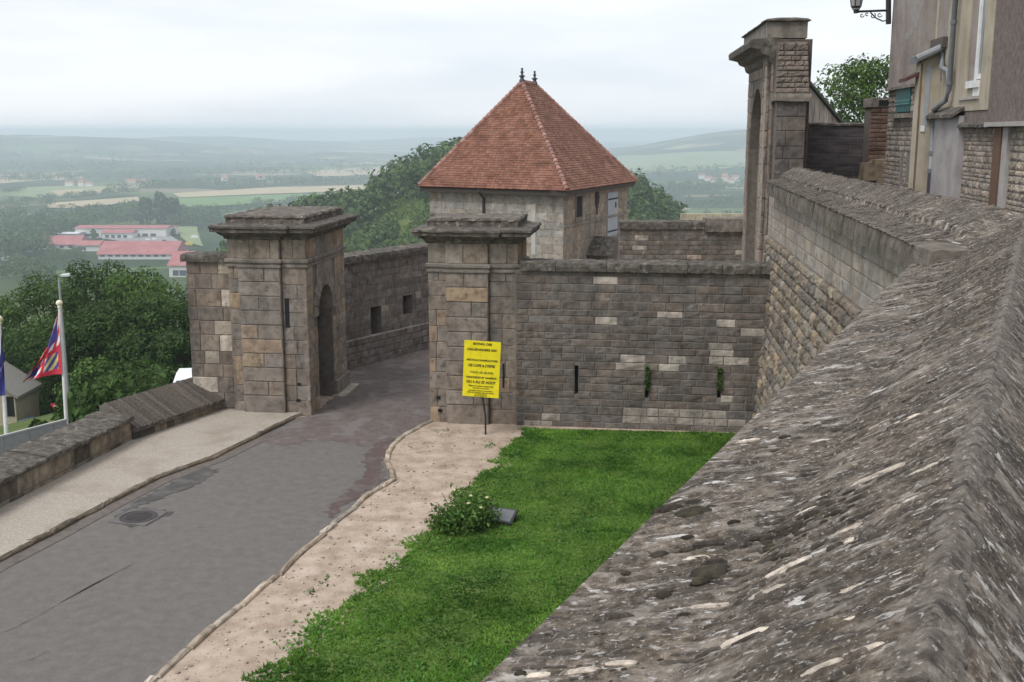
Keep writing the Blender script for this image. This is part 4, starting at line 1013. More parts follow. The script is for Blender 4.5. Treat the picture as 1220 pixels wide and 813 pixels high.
def text(s, z, size, width, bold=0.0):
    cu = bpy.data.curves.new('lettering', 'FONT'); cu.body = s; cu.size = size; cu.align_x = 'CENTER'; cu.extrude = .002; cu.offset = bold
    t = bpy.data.objects.new('lettering', cu); COL.objects.link(t); bpy.context.view_layer.update()
    me = bpy.data.meshes.new_from_object(t.evaluated_get(bpy.context.evaluated_depsgraph_get())); bpy.data.objects.remove(t)
    xs = [w.co.x for w in me.vertices]; k = min(1.15, width/(max(xs)-min(xs)))
    for w in me.vertices: w.co = SP(w.co.x*k, .0785+w.co.z, z+w.co.y)
    me.materials.clear(); me.materials.append(ink); link(bpy.data.objects.new('lettering', me), SG)
for s, z, sz, wd, bo in [('ESTIVAL DES', .49, .07, .44, .003), ('HALLEBARDIERS 2006', .355, .07, .7, .003), ('SPECTACLE DEAMBULATOIRE', .11, .06, .72, .002), ('DE CAPE & D\'EPEE', -.045, .085, .62, .003), ('TOUS LES JEUDIS', -.2, .065, .55, .001), ('VENDREDIS ET SAMEDIS', -.32, .06, .72, .002)]:
    text(s, z+.08 if z > .1 else z+.1, sz, wd, bo)
for s, z, sz, wd, bo in [('DU 4 AU 27 AOUT', -.335, .085, .68, .004), ('Billets en vente chaque soir', -.415, .046, .72, .001), ('des 20 h a la porte', -.465, .042, .5, .001), ('Renseignements et reservations', -.525, .038, .68, .001), ('Office de tourisme place du marche', -.57, .038, .74, .001), ('ouvert tous les jours', -.6, .03, .36, .0), ('tel. 03 25 87 67', -.645, .04, .4, .001)]: text(s, z, sz, wd, bo)
# ------------------------------------------------------------------ small things on lawn and road
rp = GZ(552, 634, .05)
RB = thing('rose_bush', tuple(rp), 'low green rose bush with a few cream flowers at the edge of the lawn', 'bush')
P = []
for i in range(2600):
    d = RN.normal(size=3); d /= np.linalg.norm(d); q = RN.random()**.4
    c = [(-.1, .0, .22, .5, .4, .3), (.32, .25, .27, .45, .4, .3), (-.38, .1, .15, .35, .3, .24), (.1, .42, .32, .5, .35, .34)][RN.integers(4)]
    k = 1+.25*RN.normal(); P.append((rp.x+(c[0]+d[0]*c[3]*q*k)*.86, rp.y+c[1]+d[1]*c[4]*q, max(.06, rp.z+c[2]+d[2]*c[5]*q*k)))
V, Fc = leaf_cloud(np.array(P), .055, .3); ob('foliage', V, Fc, leafmat('rose_leaves', (.085, .165, .035), .45), RB)
m = MB(); r = random.Random(2)
for i in range(14):
    w = r.uniform(0, 6.3); m.tube([rp+Vector((0, .1, -.03)), rp+Vector((math.cos(w)*.25, .15+math.sin(w)*.2, .2)), rp+Vector((math.cos(w)*.55, .2+math.sin(w)*.4, r.uniform(.3, .6)))], [.014, .009, .005], 5)
m.build('stems', plain('rose_stem', (.09, .08, .04), .8), RB)
fm = plain('cream_petals', (.75, .62, .38), .6)
for px, py in ((541, 585), (561, 592), (558, 601), (573, 606), (580, 594)):
    c = GY(px, py, rp.y-.12+r.uniform(-.05, .2)); m = MB()
    for k in range(6):
        w = k*math.pi/3; m.hexa([c+Vector((math.cos(w+s)*rr_, math.sin(w+s)*rr_, h)) for rr_, s, h in ((.005, 0, 0), (.026, -.45, .01), (.033, 0, .02), (.026, .45, .01), (.005, 0, .012), (.024, -.45, .025), (.03, 0, .03), (.024, .45, .025))])
    m.build('flower', fm, RB)
lp_ = [GZ(x, y, .06) for x, y in ((575, 628), (603, 631), (617, 617), (590, 606))]
GP = thing('ground_floodlight', tuple(lp_[0]), 'dark grey glass-topped box sunk at a tilt in the lawn beside the rose bush', 'floodlight')
c = sum(lp_, Vector((0, 0, 0)))/4; ux = (lp_[1]-lp_[0]).normalized(); uy = Vector((-ux.y, ux.x, 0))
def GPt(x, y, z): return c+ux*x+uy*y+Vector((0, 0, .1+z+y*.22-x*.06))
def gbox(x0, x1, y0, y1, z0, z1, name, matl):
    m = MB(); m.hexa([GPt(x0, y0, z0), GPt(x1, y0, z0), GPt(x1, y1, z0), GPt(x0, y1, z0), GPt(x0, y0, z1), GPt(x1, y0, z1), GPt(x1, y1, z1), GPt(x0, y1, z1)]); m.build(name, matl, GP)
gbox(-.24, .24, -.2, .2, -.18, -.02, 'housing', plain('lamp_housing', (.12, .11, .1), .8))
gbox(-.27, .27, -.23, .23, -.02, .015, 'rim', plain('lamp_rim', (.03, .03, .032), .5))
gbox(-.23, .23, -.19, .19, .015, .022, 'glass', plain('lamp_glass', (.11, .115, .12), .15, spec=.6))
mc = [GZ(*p, .02) for p in ((133, 620), (166, 624), (196, 612), (165, 608))]
cc = sum(mc, Vector((0, 0, 0)))/4; MH = thing('manhole_cover', (cc.x, cc.y, .02), 'round iron manhole cover in a square frame in the road', 'manhole cover')
m = MB(); F_ = frame(cc, (.24, .97)); m.fbox(F_, -.38, .38, .38, -.38, -.05, .004); m.build('frame', plain('manhole_concrete', (.13, .12, .115), .95), MH)
m = MB(); m.lathe((cc.x, cc.y, cc.z), [(.34, -.04), (.34, .012), (.31, .014), (.3, .004), (0, .008)], 28); m.build('cover', plain('cast_iron', (.07, .062, .06), .6, .5), MH)
m = MB()
for i in range(-4, 5):
    for j in range(-4, 5):
        if i*i+j*j < 17: m.fbox(F_, i*.06-.018, i*.06+.018, j*.06+.018, j*.06-.018, .004, .014)
m.build('tread', plain('cast_iron_tread', (.085, .075, .07), .6, .5), MH)
gp = GZ(524, 514, .05)
for k, (px, py, s, t_) in enumerate([(524, 513, .34, 'flat pale stone slab beside the foot of the right gate pier')]):
    q = GZ(px, py, .05); m = MB(); r = random.Random(k); m.hexa([q+Vector((x*s+r.uniform(-.05, .05), y*s*.7, z)) for x, y, z in ((-.6, -.5, -.03), (.6, -.4, -.03), (.5, .5, -.03), (-.6, .5, -.03), (-.55, -.45, .06), (.55, -.4, .05), (.45, .45, .06), (-.5, .45, .07))]); o = m.build('flat_stone', M['kerb']); o.color = (1, .95, .9, 1); tag(o, t_, 'stone')
# ------------------------------------------------------------------ pavilion with the tiled hipped roof
eC, eL, eR = GY(676, 226.5, 45), GY(499, 221, 48.9), GY(758, 215, 54.1)
EZ = (eC.z+eL.z+eR.z)/3
eC.z = eL.z = eR.z = EZ; eB = eL+(eR-eC); eB.z = EZ
va, vb_ = eL-eC, eR-eC
r1 = GY(622, 98, 50.4); r2 = GY(637, 97, 52.8); r2.z = r1.z
PV = thing('pavilion', (1.0, 50, 0), 'square stone pavilion with a steep red tiled hipped roof and twin finials', 'building')
M['tiles'] = mat('red_roof_tiles', [(.14, .064, .043), (.2, .094, .064), (.25, .128, .092)], 1.6, 7, .9, .3, 30, island=.22, spots=[(.7, .55, .75, (.13, .06, .048), .5), (3.5, .62, .72, (.14, .13, .08), .4)])
M['hip'] = mat('hip_tiles', [(.18, .085, .065), (.3, .16, .13), (.4, .27, .23)], 3, 6, .9, .3, 30, island=.3)
M['eave'] = plain('dark_eave_timber', (.05, .04, .035), .8)
inset = .09
def shr(p): c = (eC+eB)/2; q = p+(c-p)*inset*1.0; return Vector((q.x, q.y, p.z))
wC, wL, wR, wB = shr(eC), shr(eL), shr(eR), shr(eB)
mb = MB(); mb.prism([(p.x, p.y) for p in (wC, wR, wB, wL)], -5, EZ-.02); mb.build('wall_core', M['pale'], PV).color = (.8, .78, .75, 1)
pm = Masonry(PV, M['pale'], M['pale_a'])
LFp, RFp = frame((wL.x, wL.y, 0), wC-wL), frame((wC.x, wC.y, 0), wR-wC)
Wl, Wr = (wC-wL).length, (wR-wC).length
def rect_on(F, x0, x1, y0, y1):
    u0, z1 = on_wall(F, x0, (y0+y1)/2); u1, _ = on_wall(F, x1, (y0+y1)/2); _, zt = on_wall(F, (x0+x1)/2, y0); _, zb = on_wall(F, (x0+x1)/2, y1); return u0, u1, zb, zt
door, win = rect_on(RFp, 723, 735, 229, 281), rect_on(RFp, 685.5, 692.5, 234, 259)
lowd = rect_on(RFp, 726, 736, 295, 310); _, zsc = on_wall(RFp, 700, 264)
hol = [(a-.05, b+.05, c-1, d-1) for a, b, c, d in (door, win, lowd)]
pm.wall(LFp(0, 0, 1), LFp.U, Wl, EZ-1.15, (.3, .42), (.45, 1.0), pal_of((.97, .95, .93), .08, [(1.2, 1.17, 1.12), (.84, .81, .78)], .15), depth=.05, proud=.012, gap=.012, seed=31)
pm.wall(RFp(0, 0, 1), RFp.U, Wr, EZ-1.15, (.3, .42), (.45, 1.0), pal_of((.72, .66, .6), .13, [(.85, .74, .62)], .2), holes=hol, depth=.05, proud=.012, gap=.012, seed=32)
pm.build()
m = MB(); m.fbox(RFp, 0, Wr, .07, -.02, zsc-.06, zsc+.06); m.build('string_course', M['ptrim'], PV)
def framed(F, r, root, name, matl, proud=.02):
    a, b, c, d = r; m = MB(); m.fbox(F, a, b, proud, -.05, c, d); return m.build(name, matl, root)
dm = plain('blue_grey_paint', (.3, .33, .37), .6)
dd = framed(RFp, door, PV, 'door', dm, .03)
a, b, c, d = door
for k in range(5):
    m = MB(); w_ = (b-a)/5; m.fbox(RFp, a+k*w_+.012, a+(k+1)*w_-.012, .045, .02, c+.05, d-.03); m.build('door_board', dm, dd)
m = MB(); m.fbox(RFp, a+(b-a)*.72, a+(b-a)*.82, .06, .03, d-.75, d-.5); m.fbox(RFp, a+.05, b-.05, .055, .03, d-.35, d-.28); m.fbox(RFp, a+.05, b-.05, .055, .03, c+.2, c+.27); m.build('door_ironwork', M['dark'], dd)
ww_ = framed(RFp, win, PV, 'window', M['dark'], .014)
a, b, c, d = win; m = MB(); m.fbox(RFp, a-.07, a, .05, -.03, c-.05, d+.1); m.fbox(RFp, b, b+.07, .05, -.03, c-.05, d+.1); m.fbox(RFp, a-.1, b+.1, .07, -.03, c-.15, c-.052); m.fbox(RFp, a, b, .05, -.03, d+.002, d+.1); m.build('window_frame', M['ptrim'], ww_)
framed(RFp, lowd, PV, 'low_door', dm, .03)
ue, ze = on_wall(RFp, 710.5, 237)
m = MB()
for k in range(5):
    w0 = k*2*math.pi/5; m.tube([RFp(ue+.3*math.cos(w0+t*.9)*(1-.12*t)*.8, .05, ze+.42*math.sin(w0+t*.9)*(1-.12*t)) for t in range(4)], .035, 6)
m.tube([RFp(ue, .05, ze-.7), RFp(ue, .05, ze+.45)], .03, 6); m.build('iron_ornament', plain('ornament_iron', (.06, .05, .05), .7), PV)
# gabled stone hood over the stair in front of the right-hand wall
uh, zh = on_wall(RFp, 707, 304); _, zt = on_wall(RFp, 707, 284)
m = MB(); m.extrude([RFp(uh-.9, n, z) for n, z in ((.0, zh-1.2), (1.0, zh-1.2), (1.0, zh+.1), (0.0, zh+.1))], [RFp(uh+.9, n, z) for n, z in ((.0, zh-1.2), (1.0, zh-1.2), (1.0, zh+.1), (0.0, zh+.1))]); m.build('hood_base', M['mortar_dark'], PV)
m = MB(); m.extrude([RFp(uh+x, 0, z) for x, z in ((-1.1, zh+.1), (1.1, zh+.1), (0, zt+.1))], [RFp(uh+x, 1.15, z) for x, z in ((-1.1, zh+.1), (1.1, zh+.1), (0, zt+.1))]); m.build('hood_roof', M['coping'], PV)
# eaves, roof
m = MB()
for a, b in ((eL, eC), (eC, eR), (eR, eB), (eB, eL)):
    F_ = frame((a.x, a.y, 0), b-a); m.fbox(F_, .05, (b-a).length-.05, -.03, -.75, EZ-.26, EZ-.06)
m.build('eave_board', M['eave'], PV)
m = MB(); zz = EZ-.03; n0 = [Vector((p.x, p.y, zz)) for p in (eC, eR, eB, eL)]+[r1-Vector((0, 0, .05)), r2-Vector((0, 0, .05))]
m.v = n0; m.f = [(0, 1, 5, 4)[::1], (1, 2, 5), (2, 3, 4, 5), (3, 0, 4), (0, 3, 2, 1)]
ROOF = m.build('roof', M['eave'], PV)
# the near end of the ridge is over the left/front slope
def tile_face(E0, E1, A0, A1, seed, name):
    mb = MB(); r = random.Random(seed); Nn = (E1-E0).cross(A0-E0).normalized(); Nn = -Nn if Nn.z < 0 else Nn
    H = ((A0+A1)/2-(E0+E1)/2).length; R = int(H/.125)
    for i in range(R):
        t0, t1 = i/R-.01, min(1, (i+1.25)/R); a0, b0 = E0.lerp(A0, t0), E1.lerp(A1, t0); a1, b1 = E0.lerp(A0, t1), E1.lerp(A1, t1)
        L = (b0-a0).length; k = max(1, round(L/.19)); off = .5*(i % 2)/k
        for j in range(k+1):
            s0, s1 = max(0, j/k-off), min(1, (j+1)/k-off)
            if s1-s0 < .1/k: continue
            g = .004/L; lift = r.uniform(.0, .014)
            p, q = a0.lerp(b0, s0+g), a0.lerp(b0, s1-g); p2, q2 = a1.lerp(b1, s0+g), a1.lerp(b1, s1-g)
            lo, hi = Nn*(.03+lift), Nn*(.008)
            mb.hexa([p, q, q2, p2, p+lo, q+lo+Nn*r.uniform(-.004, .004), q2+hi, p2+hi])
    o = mb.build(name, M['tiles'], ROOF); o['kind'] = 'stuff'
tile_face(eL, eC, r1, r1+(r2-r1)*.02, 1, 'roof_tiles'); tile_face(eC, eR, r1, r2, 2, 'roof_tiles')
tile_face(eR, eB, r2, r2+(r1-r2)*.02, 3, 'roof_tiles'); tile_face(eB, eL, r2, r1, 4, 'roof_tiles')
mb = MB()
for a, b in ((eC, r1), (eL, r1), (eR, r2), (eB, r2), (r1, r2)):
    L = (b-a).length; k = max(3, int(L/.24))
    for i in range(k):
        p, q = a.lerp(b, i/k), a.lerp(b, (i+1.12)/k); mb.tube([p+Vector((0, 0, .01)), q+Vector((0, 0, .0))], [.115, .085], 8)
o = mb.build('hip_tiles', M['hip'], ROOF); o['kind'] = 'stuff'
zk = plain('zinc_finial', (.06, .062, .068), .5, .3)
for p in (r1, r2):
    m = MB(); m.lathe((p.x, p.y, p.z), [(a*.8, b*.78) for a, b in [(.16, -.05), (.17, .08), (.11, .18), (.09, .26), (.17, .31), (.18, .35), (.07, .4), (.06, .5), (.11, .55), (.06, .62), (.045, .7), (.09, .74), (.02, .8), (0, .81)]], 12); m.build('finial', zk, ROOF, True)
up, zp = on_wall(LFp, 577, 240); m = MB(); m.tube([LFp(up, .45, EZ-.15), LFp(up, .3, EZ-.3), LFp(up, .08, EZ-.5), LFp(up, .08, 2)], .06, 8); m.build('downpipe', plain('pipe_dark', (.05, .045, .045), .5), PV)
uq, zq = on_wall(LFp, 520, 255)
m = MB(); m.fbox(LFp, 0, .9, .09, -.02, zq-.06, zq+.05); m.build('ledge', M['ptrim'], PV)
us, zs_ = on_wall(LFp, 636, 243); _, zs2 = on_wall(LFp, 636, 275); m = MB(); m.fbox(LFp, us-.11, us+.1, .026, -.02, zs2-1, zs_); m.build('lime_streak', plain('lime_white', (.42, .405, .375), .9), PV)
# ------------------------------------------------------------------ far parapet of the bastion
f0 = GY(738, 262, 37.3); FB2 = frame((f0.x, 37.3, 0), (1, -.02)); WB2 = 5.6
FP = thing('bastion_parapet', (f0.x+2, 37.3, 0), 'small-coursed stone parapet between the pavilion and the tall gateway', 'wall')
core_wall(FP, FB2, 0, WB2, -1, 3.78, .5, [], M['mortar_dark'])
fm_ = Masonry(FP, M['stone'], M['stone_a']); fm_.wall(FB2(0, 0, 2), FB2.U, WB2, 1.77, (.15, .2), (.28, .6), pal_of((.85, .8, .74), .18, [(1.9, 1.8, 1.6)], .05), depth=.06, proud=.012, seed=13); fm_.build()
u = 0
while u < WB2-.1:
    q = min(rb.uniform(.8, 1.3), WB2-u); q = WB2-u if WB2-u-q < .4 else q; big = u+q > 3.9
    rough_bar('coping_stone', FB2, u+.006, u+q-.006, -.6, .14 if big else .08, 3.68 if big else 3.76, 4.14 if big else 4.02, M['ptrim'] if big else M['coping'], FP, int(u*23), .12, .018, .02); u += q
# terreplein inside the bastion
mb = MB(); mb.prism([(.3, 26.1), (6.4, 25.4), (9, 37.2), (f0.x, 37.4), (1.9, 36)], -.5, 2.0); o = mb.build('bastion_terrace', M['gravel']); o['kind'] = 'structure'
a = GY(812, 257, 70); b = GY(874, 257, 70); mb = MB(); mb.box((a.x, 70, -12), (b.x+3, 70.5, a.z+.1)); o = mb.build('terrace_wall', M['pale']); o.color = (1.3, 1.2, 1, 1); tag(o, 'pale strip of far terrace wall just above the bastion parapet', 'wall')
# ------------------------------------------------------------------ tall gateway seen from its end
gx = GY(918, 158, 29.5).x; GO = Vector((gx, 29.5, 0)); GU = Vector((.9961, -.088, 0)); GF = frame(GO, GU)
GW = thing('tall_gateway', (gx+.5, 31.5, 0), 'tall rusticated stone gateway with an arch, moulded cornice and stepped buttress', 'gateway')
GD, Gw = 5.15, .98
zcap, zat, zco = GY(913, 22, 29.5).z, GY(913, 26, 29.5).z, GY(888, 47, 29.5).z
mb = MB()
mb.fbox(GF, .02, Gw, 0, -1.8, -.5, zco); mb.fbox(GF, .02, Gw, -4.5, -GD, -.5, zco); mb.fbox(GF, .3, Gw, -1.8, -4.5, -.5, zco)
K = 14; sp, ri = 6.5, 1.75
for i in range(K):
    t0, t1 = 1.8+2.7*i/K, 1.8+2.7*(i+1)/K; za = lambda t: sp+ri*math.sqrt(max(0, 1-((t-3.15)/1.35)**2))
    mb.hexa([GF(.02, -t0, za(t0)), GF(.3, -t0, za(t0)), GF(.3, -t1, za(t1)), GF(.02, -t1, za(t1)), GF(.02, -t0, zco), GF(.3, -t0, zco), GF(.3, -t1, zco), GF(.02, -t1, zco)])
mb.build('wall_core', M['mortar_dark'], GW)
gmz = Masonry(GW, M['warm'], M['warm_a'])
pg = pal_of((.95, .86, .8), .1)
sh = [(GD-4.5, GD-1.8, -1, sp-2)]+[(GD-3.15-1.35*math.sqrt(1-(i/5)**2), GD-3.15+1.35*math.sqrt(1-(i/5)**2), sp-2+ri*i/5, sp-2+ri*(i+1)/5) for i in range(5)]
gmz.wall(GF(0, -GD, 2), GF.N, GD, zco-2.1, (.42, .5), (.5, .9), pg, holes=sh, depth=.12, proud=.01, gap=.015, seed=51)
gmz.wall(GF(-.12, -1.15, 2), GF.N, .75, zco-2.4, (.44, .47), (.4, .8), pal_of((1.15, 1.05, .95), .08), depth=.14, proud=.0, gap=.035, seed=52)
gmz.wall(GF(-.12, -.4, 2), GU, .12, zco-2.4, (.44, .47), (.1, .2), pg, depth=.1, proud=.0, gap=.03, seed=53)
gmz.wall(GF(.0, .0, 4), GU, Gw-.02, zco-4, (.42, .5), (.3, .7), pal_of((.5, .45, .42), .12), depth=.1, proud=.01, gap=.012, seed=54)  # end face stones coloured darker as painted shade
gmz.wall(GF(.3, -4.5, 2), GF.N, 2.7, sp+ri-2, (.42, .5), (.5, .9), pal_of((.95, .84, .74), .1), depth=.06, proud=.01, gap=.012, seed=56)
gmz.build()
cp = [(0, .0), (Gw, .0), (Gw, GD), (0, GD)]
mb = MB()
def corn(name, prof, matl):     # cornice that projects only on the outer face and returns square at the end
    A = [GF(-o_, .02, z) for o_, z in prof]+[GF(.1, .02, prof[-1][1]), GF(.1, .02, prof[0][1])]; B = [GF(-o_, -GD-.1, z) for o_, z in prof]+[GF(.1, -GD-.1, prof[-1][1]), GF(.1, -GD-.1, prof[0][1])]
    m = MB(); m.extrude(A, B); m.build(name, matl, GW)
z = zco
corn('cornice', [(.02, z-.62), (.1, z-.56), (.14, z-.42), (.3, z-.36), (.36, z-.26), (.52, z-.22), (.62, z-.2), (.64, z-.06), (.6, z), (.0, z+.05)], M['coping'])
mb.fbox(GF, -.2, .84, -.02, -GD+.05, zco+.03, zat+.02); mb.build('attic', M['ptrim'], GW)
moulding('cap', GF, [(-.2, .0), (.84, .0), (.84, GD), (-.2, GD)], [(.02, zat), (.07, zat+.02), (.07, zcap-.04), (.0, zcap), (-.3, zcap+.05)], M['coping'], GW, .012, 3)
# stepped buttress on the end
bz0, bz1, bz2 = GY(945, 121, 29.2).z, GY(945, 112, 29.2).z, GY(945, 50, 29.2).z
def gx_(px, y=29.0): return (GY(px, 100, y).x-GF.O.x)
mb = MB(); mb.fbox(GF, gx_(929), gx_(963), .5, .01, 4.5, bz0); mb.build('buttress_core', M['mortar_dark'], GW)
bs = Masonry(GW, M['stone'], M['stone_a'], 'buttress_stone')
bs.wall(GF(gx_(928.5), .51, 4.6), GU, gx_(963.5)-gx_(928.5), bz0-4.62, (.3, .4), (.3, .7), pal_of((.75, .7, .68), .14), depth=.1, proud=.012, seed=57)
bs.wall(GF(gx_(926), .56, bz1), GU, gx_(966)-gx_(926), bz2-bz1, (.11, .17), (.2, .6), pal_of((1.0, .92, .84), .16), rough=True, depth=.14, proud=.02, gap=.012, V=(0.0, .22, 1.4), seed=58,
        left=lambda v: .05*v, right=lambda v: gx_(966)-gx_(926)-.04*v)
bs.build()
mb = MB(); mb.hexa([GF(gx_(926)+.02, .54, bz1), GF(gx_(965.5), .54, bz1), GF(gx_(965.5), .0, bz1), GF(gx_(926)+.02, 0, bz1), GF(gx_(929), .3, bz2), GF(gx_(963), .3, bz2), GF(gx_(963), .0, bz2), GF(gx_(929), 0, bz2)]); mb.build('buttress_head', M['mortar_dark'], GW)
rough_bar('buttress_ledge', GF, gx_(924), gx_(968), .0, .62, bz0, bz1+.01, M['ptrim'], GW, 8, .12, .012)
m = MB(); m.fbox(GF, gx_(916.3), gx_(918.3), .04, -.0, 4, zco-.7); m.build('pale_drip_edge', M['pale'], GW)
# ------------------------------------------------------------------ street behind the rampart and its houses
sheet('street', [(1.9, .5), (6.9, 12.0), (8.6, 29.5), (8.6, 33.5), (20, 33.5), (20, -6), (-2, -6)], 5.05, M['asphalt'])
HO = GY(1057, 158, 30); HF = frame((HO.x, 30, 0), (-.119, -.993))
def hu(px): return on_wall(HF, px, 158)[0]
def hz(px, py): return on_wall(HF, px, py)[1]
HS = thing('house', tuple(HF(6, -3, 5)), 'old house of patched brown and beige plaster along the street at the right', 'house')
M['pl_brown'] = mat('brown_plaster', [(.2, .165, .145), (.28, .235, .21), (.35, .31, .28)], 1.4, 8, .95, .6, 40, dist=.012, stain=.14, stain_col=(.12, .1, .09), spots=[(1.0, .56, .72, (.27, .24, .215), .6), (6, .6, .7, (.1, .08, .07), .5)])
M['pl_beige'] = mat('beige_plaster', [(.3, .255, .19), (.4, .35, .27), (.46, .41, .33)], 1.6, 7, .95, .3, 60, stain=.5, stain_col=(.2, .165, .12))
M['pl_mauve'] = mat('mauve_grey_plaster', [(.25, .225, .22), (.33, .305, .3), (.38, .355, .345)], 2, 7, .95, .4, 60, stain=.45, stain_col=(.17, .145, .135))
M['pl_coarse'] = mat('coarse_brown_render', [(.13, .105, .093), (.185, .15, .133), (.24, .2, .18)], 9, 8, 1, 1, 45, dist=.025)
M['pl_light'] = mat('light_plaster_patch', [(.3, .28, .26), (.4, .375, .35)], 4, 7, .95, .4, 60)
E = HF.fbox if hasattr(HF, 'fbox') else None
def hbox(name, u0, u1, n0, n1, z0, z1, matl, parent=None):
    m = MB(); m.fbox(HF, u0, u1, n0, n1, z0, z1); return m.build(name, matl, parent or HS)
Zt = 13.2
uA1 = hu(1119); uC1 = hu(1138); uD1 = hu(1178); uF0, uF1 = hu(1112), hu(1150); uN = uD1+7
zA = hz(1070, 104)
hbox('wall', 0, uN, -.0, -.5, 4.5, Zt, M['mortar'])
wbh = hbox('end_wall', -.0, .4, -.5, -8, 4.5, Zt, M['pl_brown'])
tw = rect_on(HF, 1070, 1086.5, 101, 135); lw1, lw2 = rect_on(HF, 1072.5, 1076.5, 182, 219), rect_on(HF, 1079.5, 1084.5, 182, 217)
hbox('plaster_upper', -.03, uA1, .05, -.02, zA, Zt, M['pl_brown'])
hbox('drip_ledge', -.05, hu(1090), .12, -.02, zA-.07, zA, M['ptrim'])
hm = Masonry(HS, M['stone'], M['stone_a'], 'rubble_stone')
hm.wall(HF(0, 0, 4.9), HF.U, hu(1093), zA-4.97, (.08, .17), (.12, .36), pal_of((1.4, 1.3, 1.2), .2), rough=True, holes=[(a, b, c-4.9, d-4.9) for a, b, c, d in (tw, lw1, lw2)], depth=.06, proud=.01, gap=.014, seed=61)
teal = plain('teal_shutter', (.025, .1, .1), .5)
wn = hbox('window', tw[0], tw[1], .0, -.1, tw[2], tw[3], M['dark'])
k = 6
for i in range(k): 
    w_ = (tw[1]-tw[0])/k; m = MB(); m.fbox(HF, tw[0]+i*w_+.01, tw[0]+(i+1)*w_-.01, .05, .0, tw[2]+.03, tw[3]-.03); m.build('shutter_board', teal, wn)
m = MB(); m.fbox(HF, tw[0], tw[1], .075, .05, tw[3]-.5, tw[3]-.42); m.fbox(HF, tw[0], tw[1], .075, .05, tw[2]+.25, tw[2]+.33); m.build('shutter_rail', plain('teal_rail', (.07, .2, .19), .5), wn)
hbox('window_sill', hu(1065), hu(1087), .16, -.02, hz(1076, 141), hz(1076, 135.5), M['ptrim'], wn)
for r_ in (lw1, lw2):
    q = hbox('window', r_[0], r_[1], -.03, -.06, r_[2], r_[3], M['dark'])
    hbox('window_bar', (r_[0]+r_[1])/2-.02, (r_[0]+r_[1])/2+.02, .0, -.04, r_[2], r_[3], M['fence'], q)
# scar of light mortar on the brown plaster
sc = [on_wall(HF, *p) for p in ((1082, -8), (1105, -8), (1103, 5), (1101, 9), (1100, 20), (1097, 25), (1096, 33), (1092, 35), (1090, 42), (1087, 43), (1084, 48), (1080, 46), (1081, 40), (1086, 36), (1088, 30), (1087, 22), (1085, 12))]
m = MB(); m.extrude([HF(u, .045, z) for u, z in sc], [HF(u, .054, z) for u, z in sc]); m.build('mortar_scar', mat('worn_plaster_scar', [(.24, .215, .195), (.33, .305, .285)], 6, 8, .95, .5, 40), HS)
# projecting closet with its lean-to roof
uB = hu(1118); Yb = HF(uB, 0, 0).y; q_ = 25/1323*Yb; uBa = uB-.45
zB0, zB1 = GY(1093, 74, Yb).z, GY(1118, 60, Yb).z
CL = bpy.data.objects.new('tmp', None)
m = MB(); m.hexa([HF(uBa, 0, 4.6), HF(uB, 0, 4.6), HF(uB, q_, 4.6), HF(uBa, q_, 4.6), HF(uBa, 0, zB1), HF(uB, 0, zB1), HF(uB, q_, zB0), HF(uBa, q_, zB0)]); m.build('closet', M['pl_beige'], HS)
m = MB(); m.hexa([HF(uBa-.1, -.02, zB1+.0), HF(uB+.14, -.02, zB1+.0), HF(uB+.14, q_+.12, zB0-.03), HF(uBa-.1, q_+.12, zB0-.03), HF(uBa-.1, -.02, zB1+.16), HF(uB+.14, -.02, zB1+.16), HF(uB+.14, q_+.12, zB0+.13), HF(uBa-.1, q_+.12, zB0+.13)]); m.build('closet_roof', plain('zinc_roof', (.13, .14, .15), .5), HS)
kx = lambda px: (1118-px)/1323*Yb
m = MB(); m.hexa([HF(uB+.012*s_, kx(px), z) for s_ in (0, 1) for px, z in ((1099.5, GY(1100, 150, Yb).z), (1104.5, GY(1100, 150, Yb).z), (1104.5, GY(1100, 80, Yb).z), (1099.5, GY(1100, 80, Yb).z))]); m.build('closet_window', plain('pale_blind', (.3, .33, .36), .4), HS)
m = MB(); m.hexa([HF(uB+.03*s_, kx(px), z) for s_ in (0, 1) for px, z in ((1097, GY(1100, 157, Yb).z), (1101.5, GY(1100, 157, Yb).z), (1101.5, GY(1100, 150, Yb).z), (1097, GY(1100, 150, Yb).z))]); m.build('meter_box', M['white'], HS)
m = MB(); m.hexa([HF(uB+.008*s_, kx(px), z) for s_ in (0, 1) for px, z in ((1092.8, 4.7), (1095, 4.7), (1095, zB0-.03), (1092.8, zB0-.03))]); m.build('corner_board', plain('brown_board', (.15, .1, .065), .8), HS)
zr = GY(1090, 96, Yb).z; m = MB(); m.hexa([HF(uBa-.3, q_-.02, zr+.12), HF(uB-.1, q_-.02, zr+.12), HF(uB-.1, q_+.3, zr-.02), HF(uBa-.3, q_+.3, zr-.02), HF(uBa-.3, q_-.02, zr+.2), HF(uB-.1, q_-.02, zr+.2), HF(uB-.1, q_+.3, zr+.06), HF(uBa-.3, q_+.3, zr+.06)]); m.build('red_canopy', plain('canopy_red', (.085, .035, .03), .7), HS)
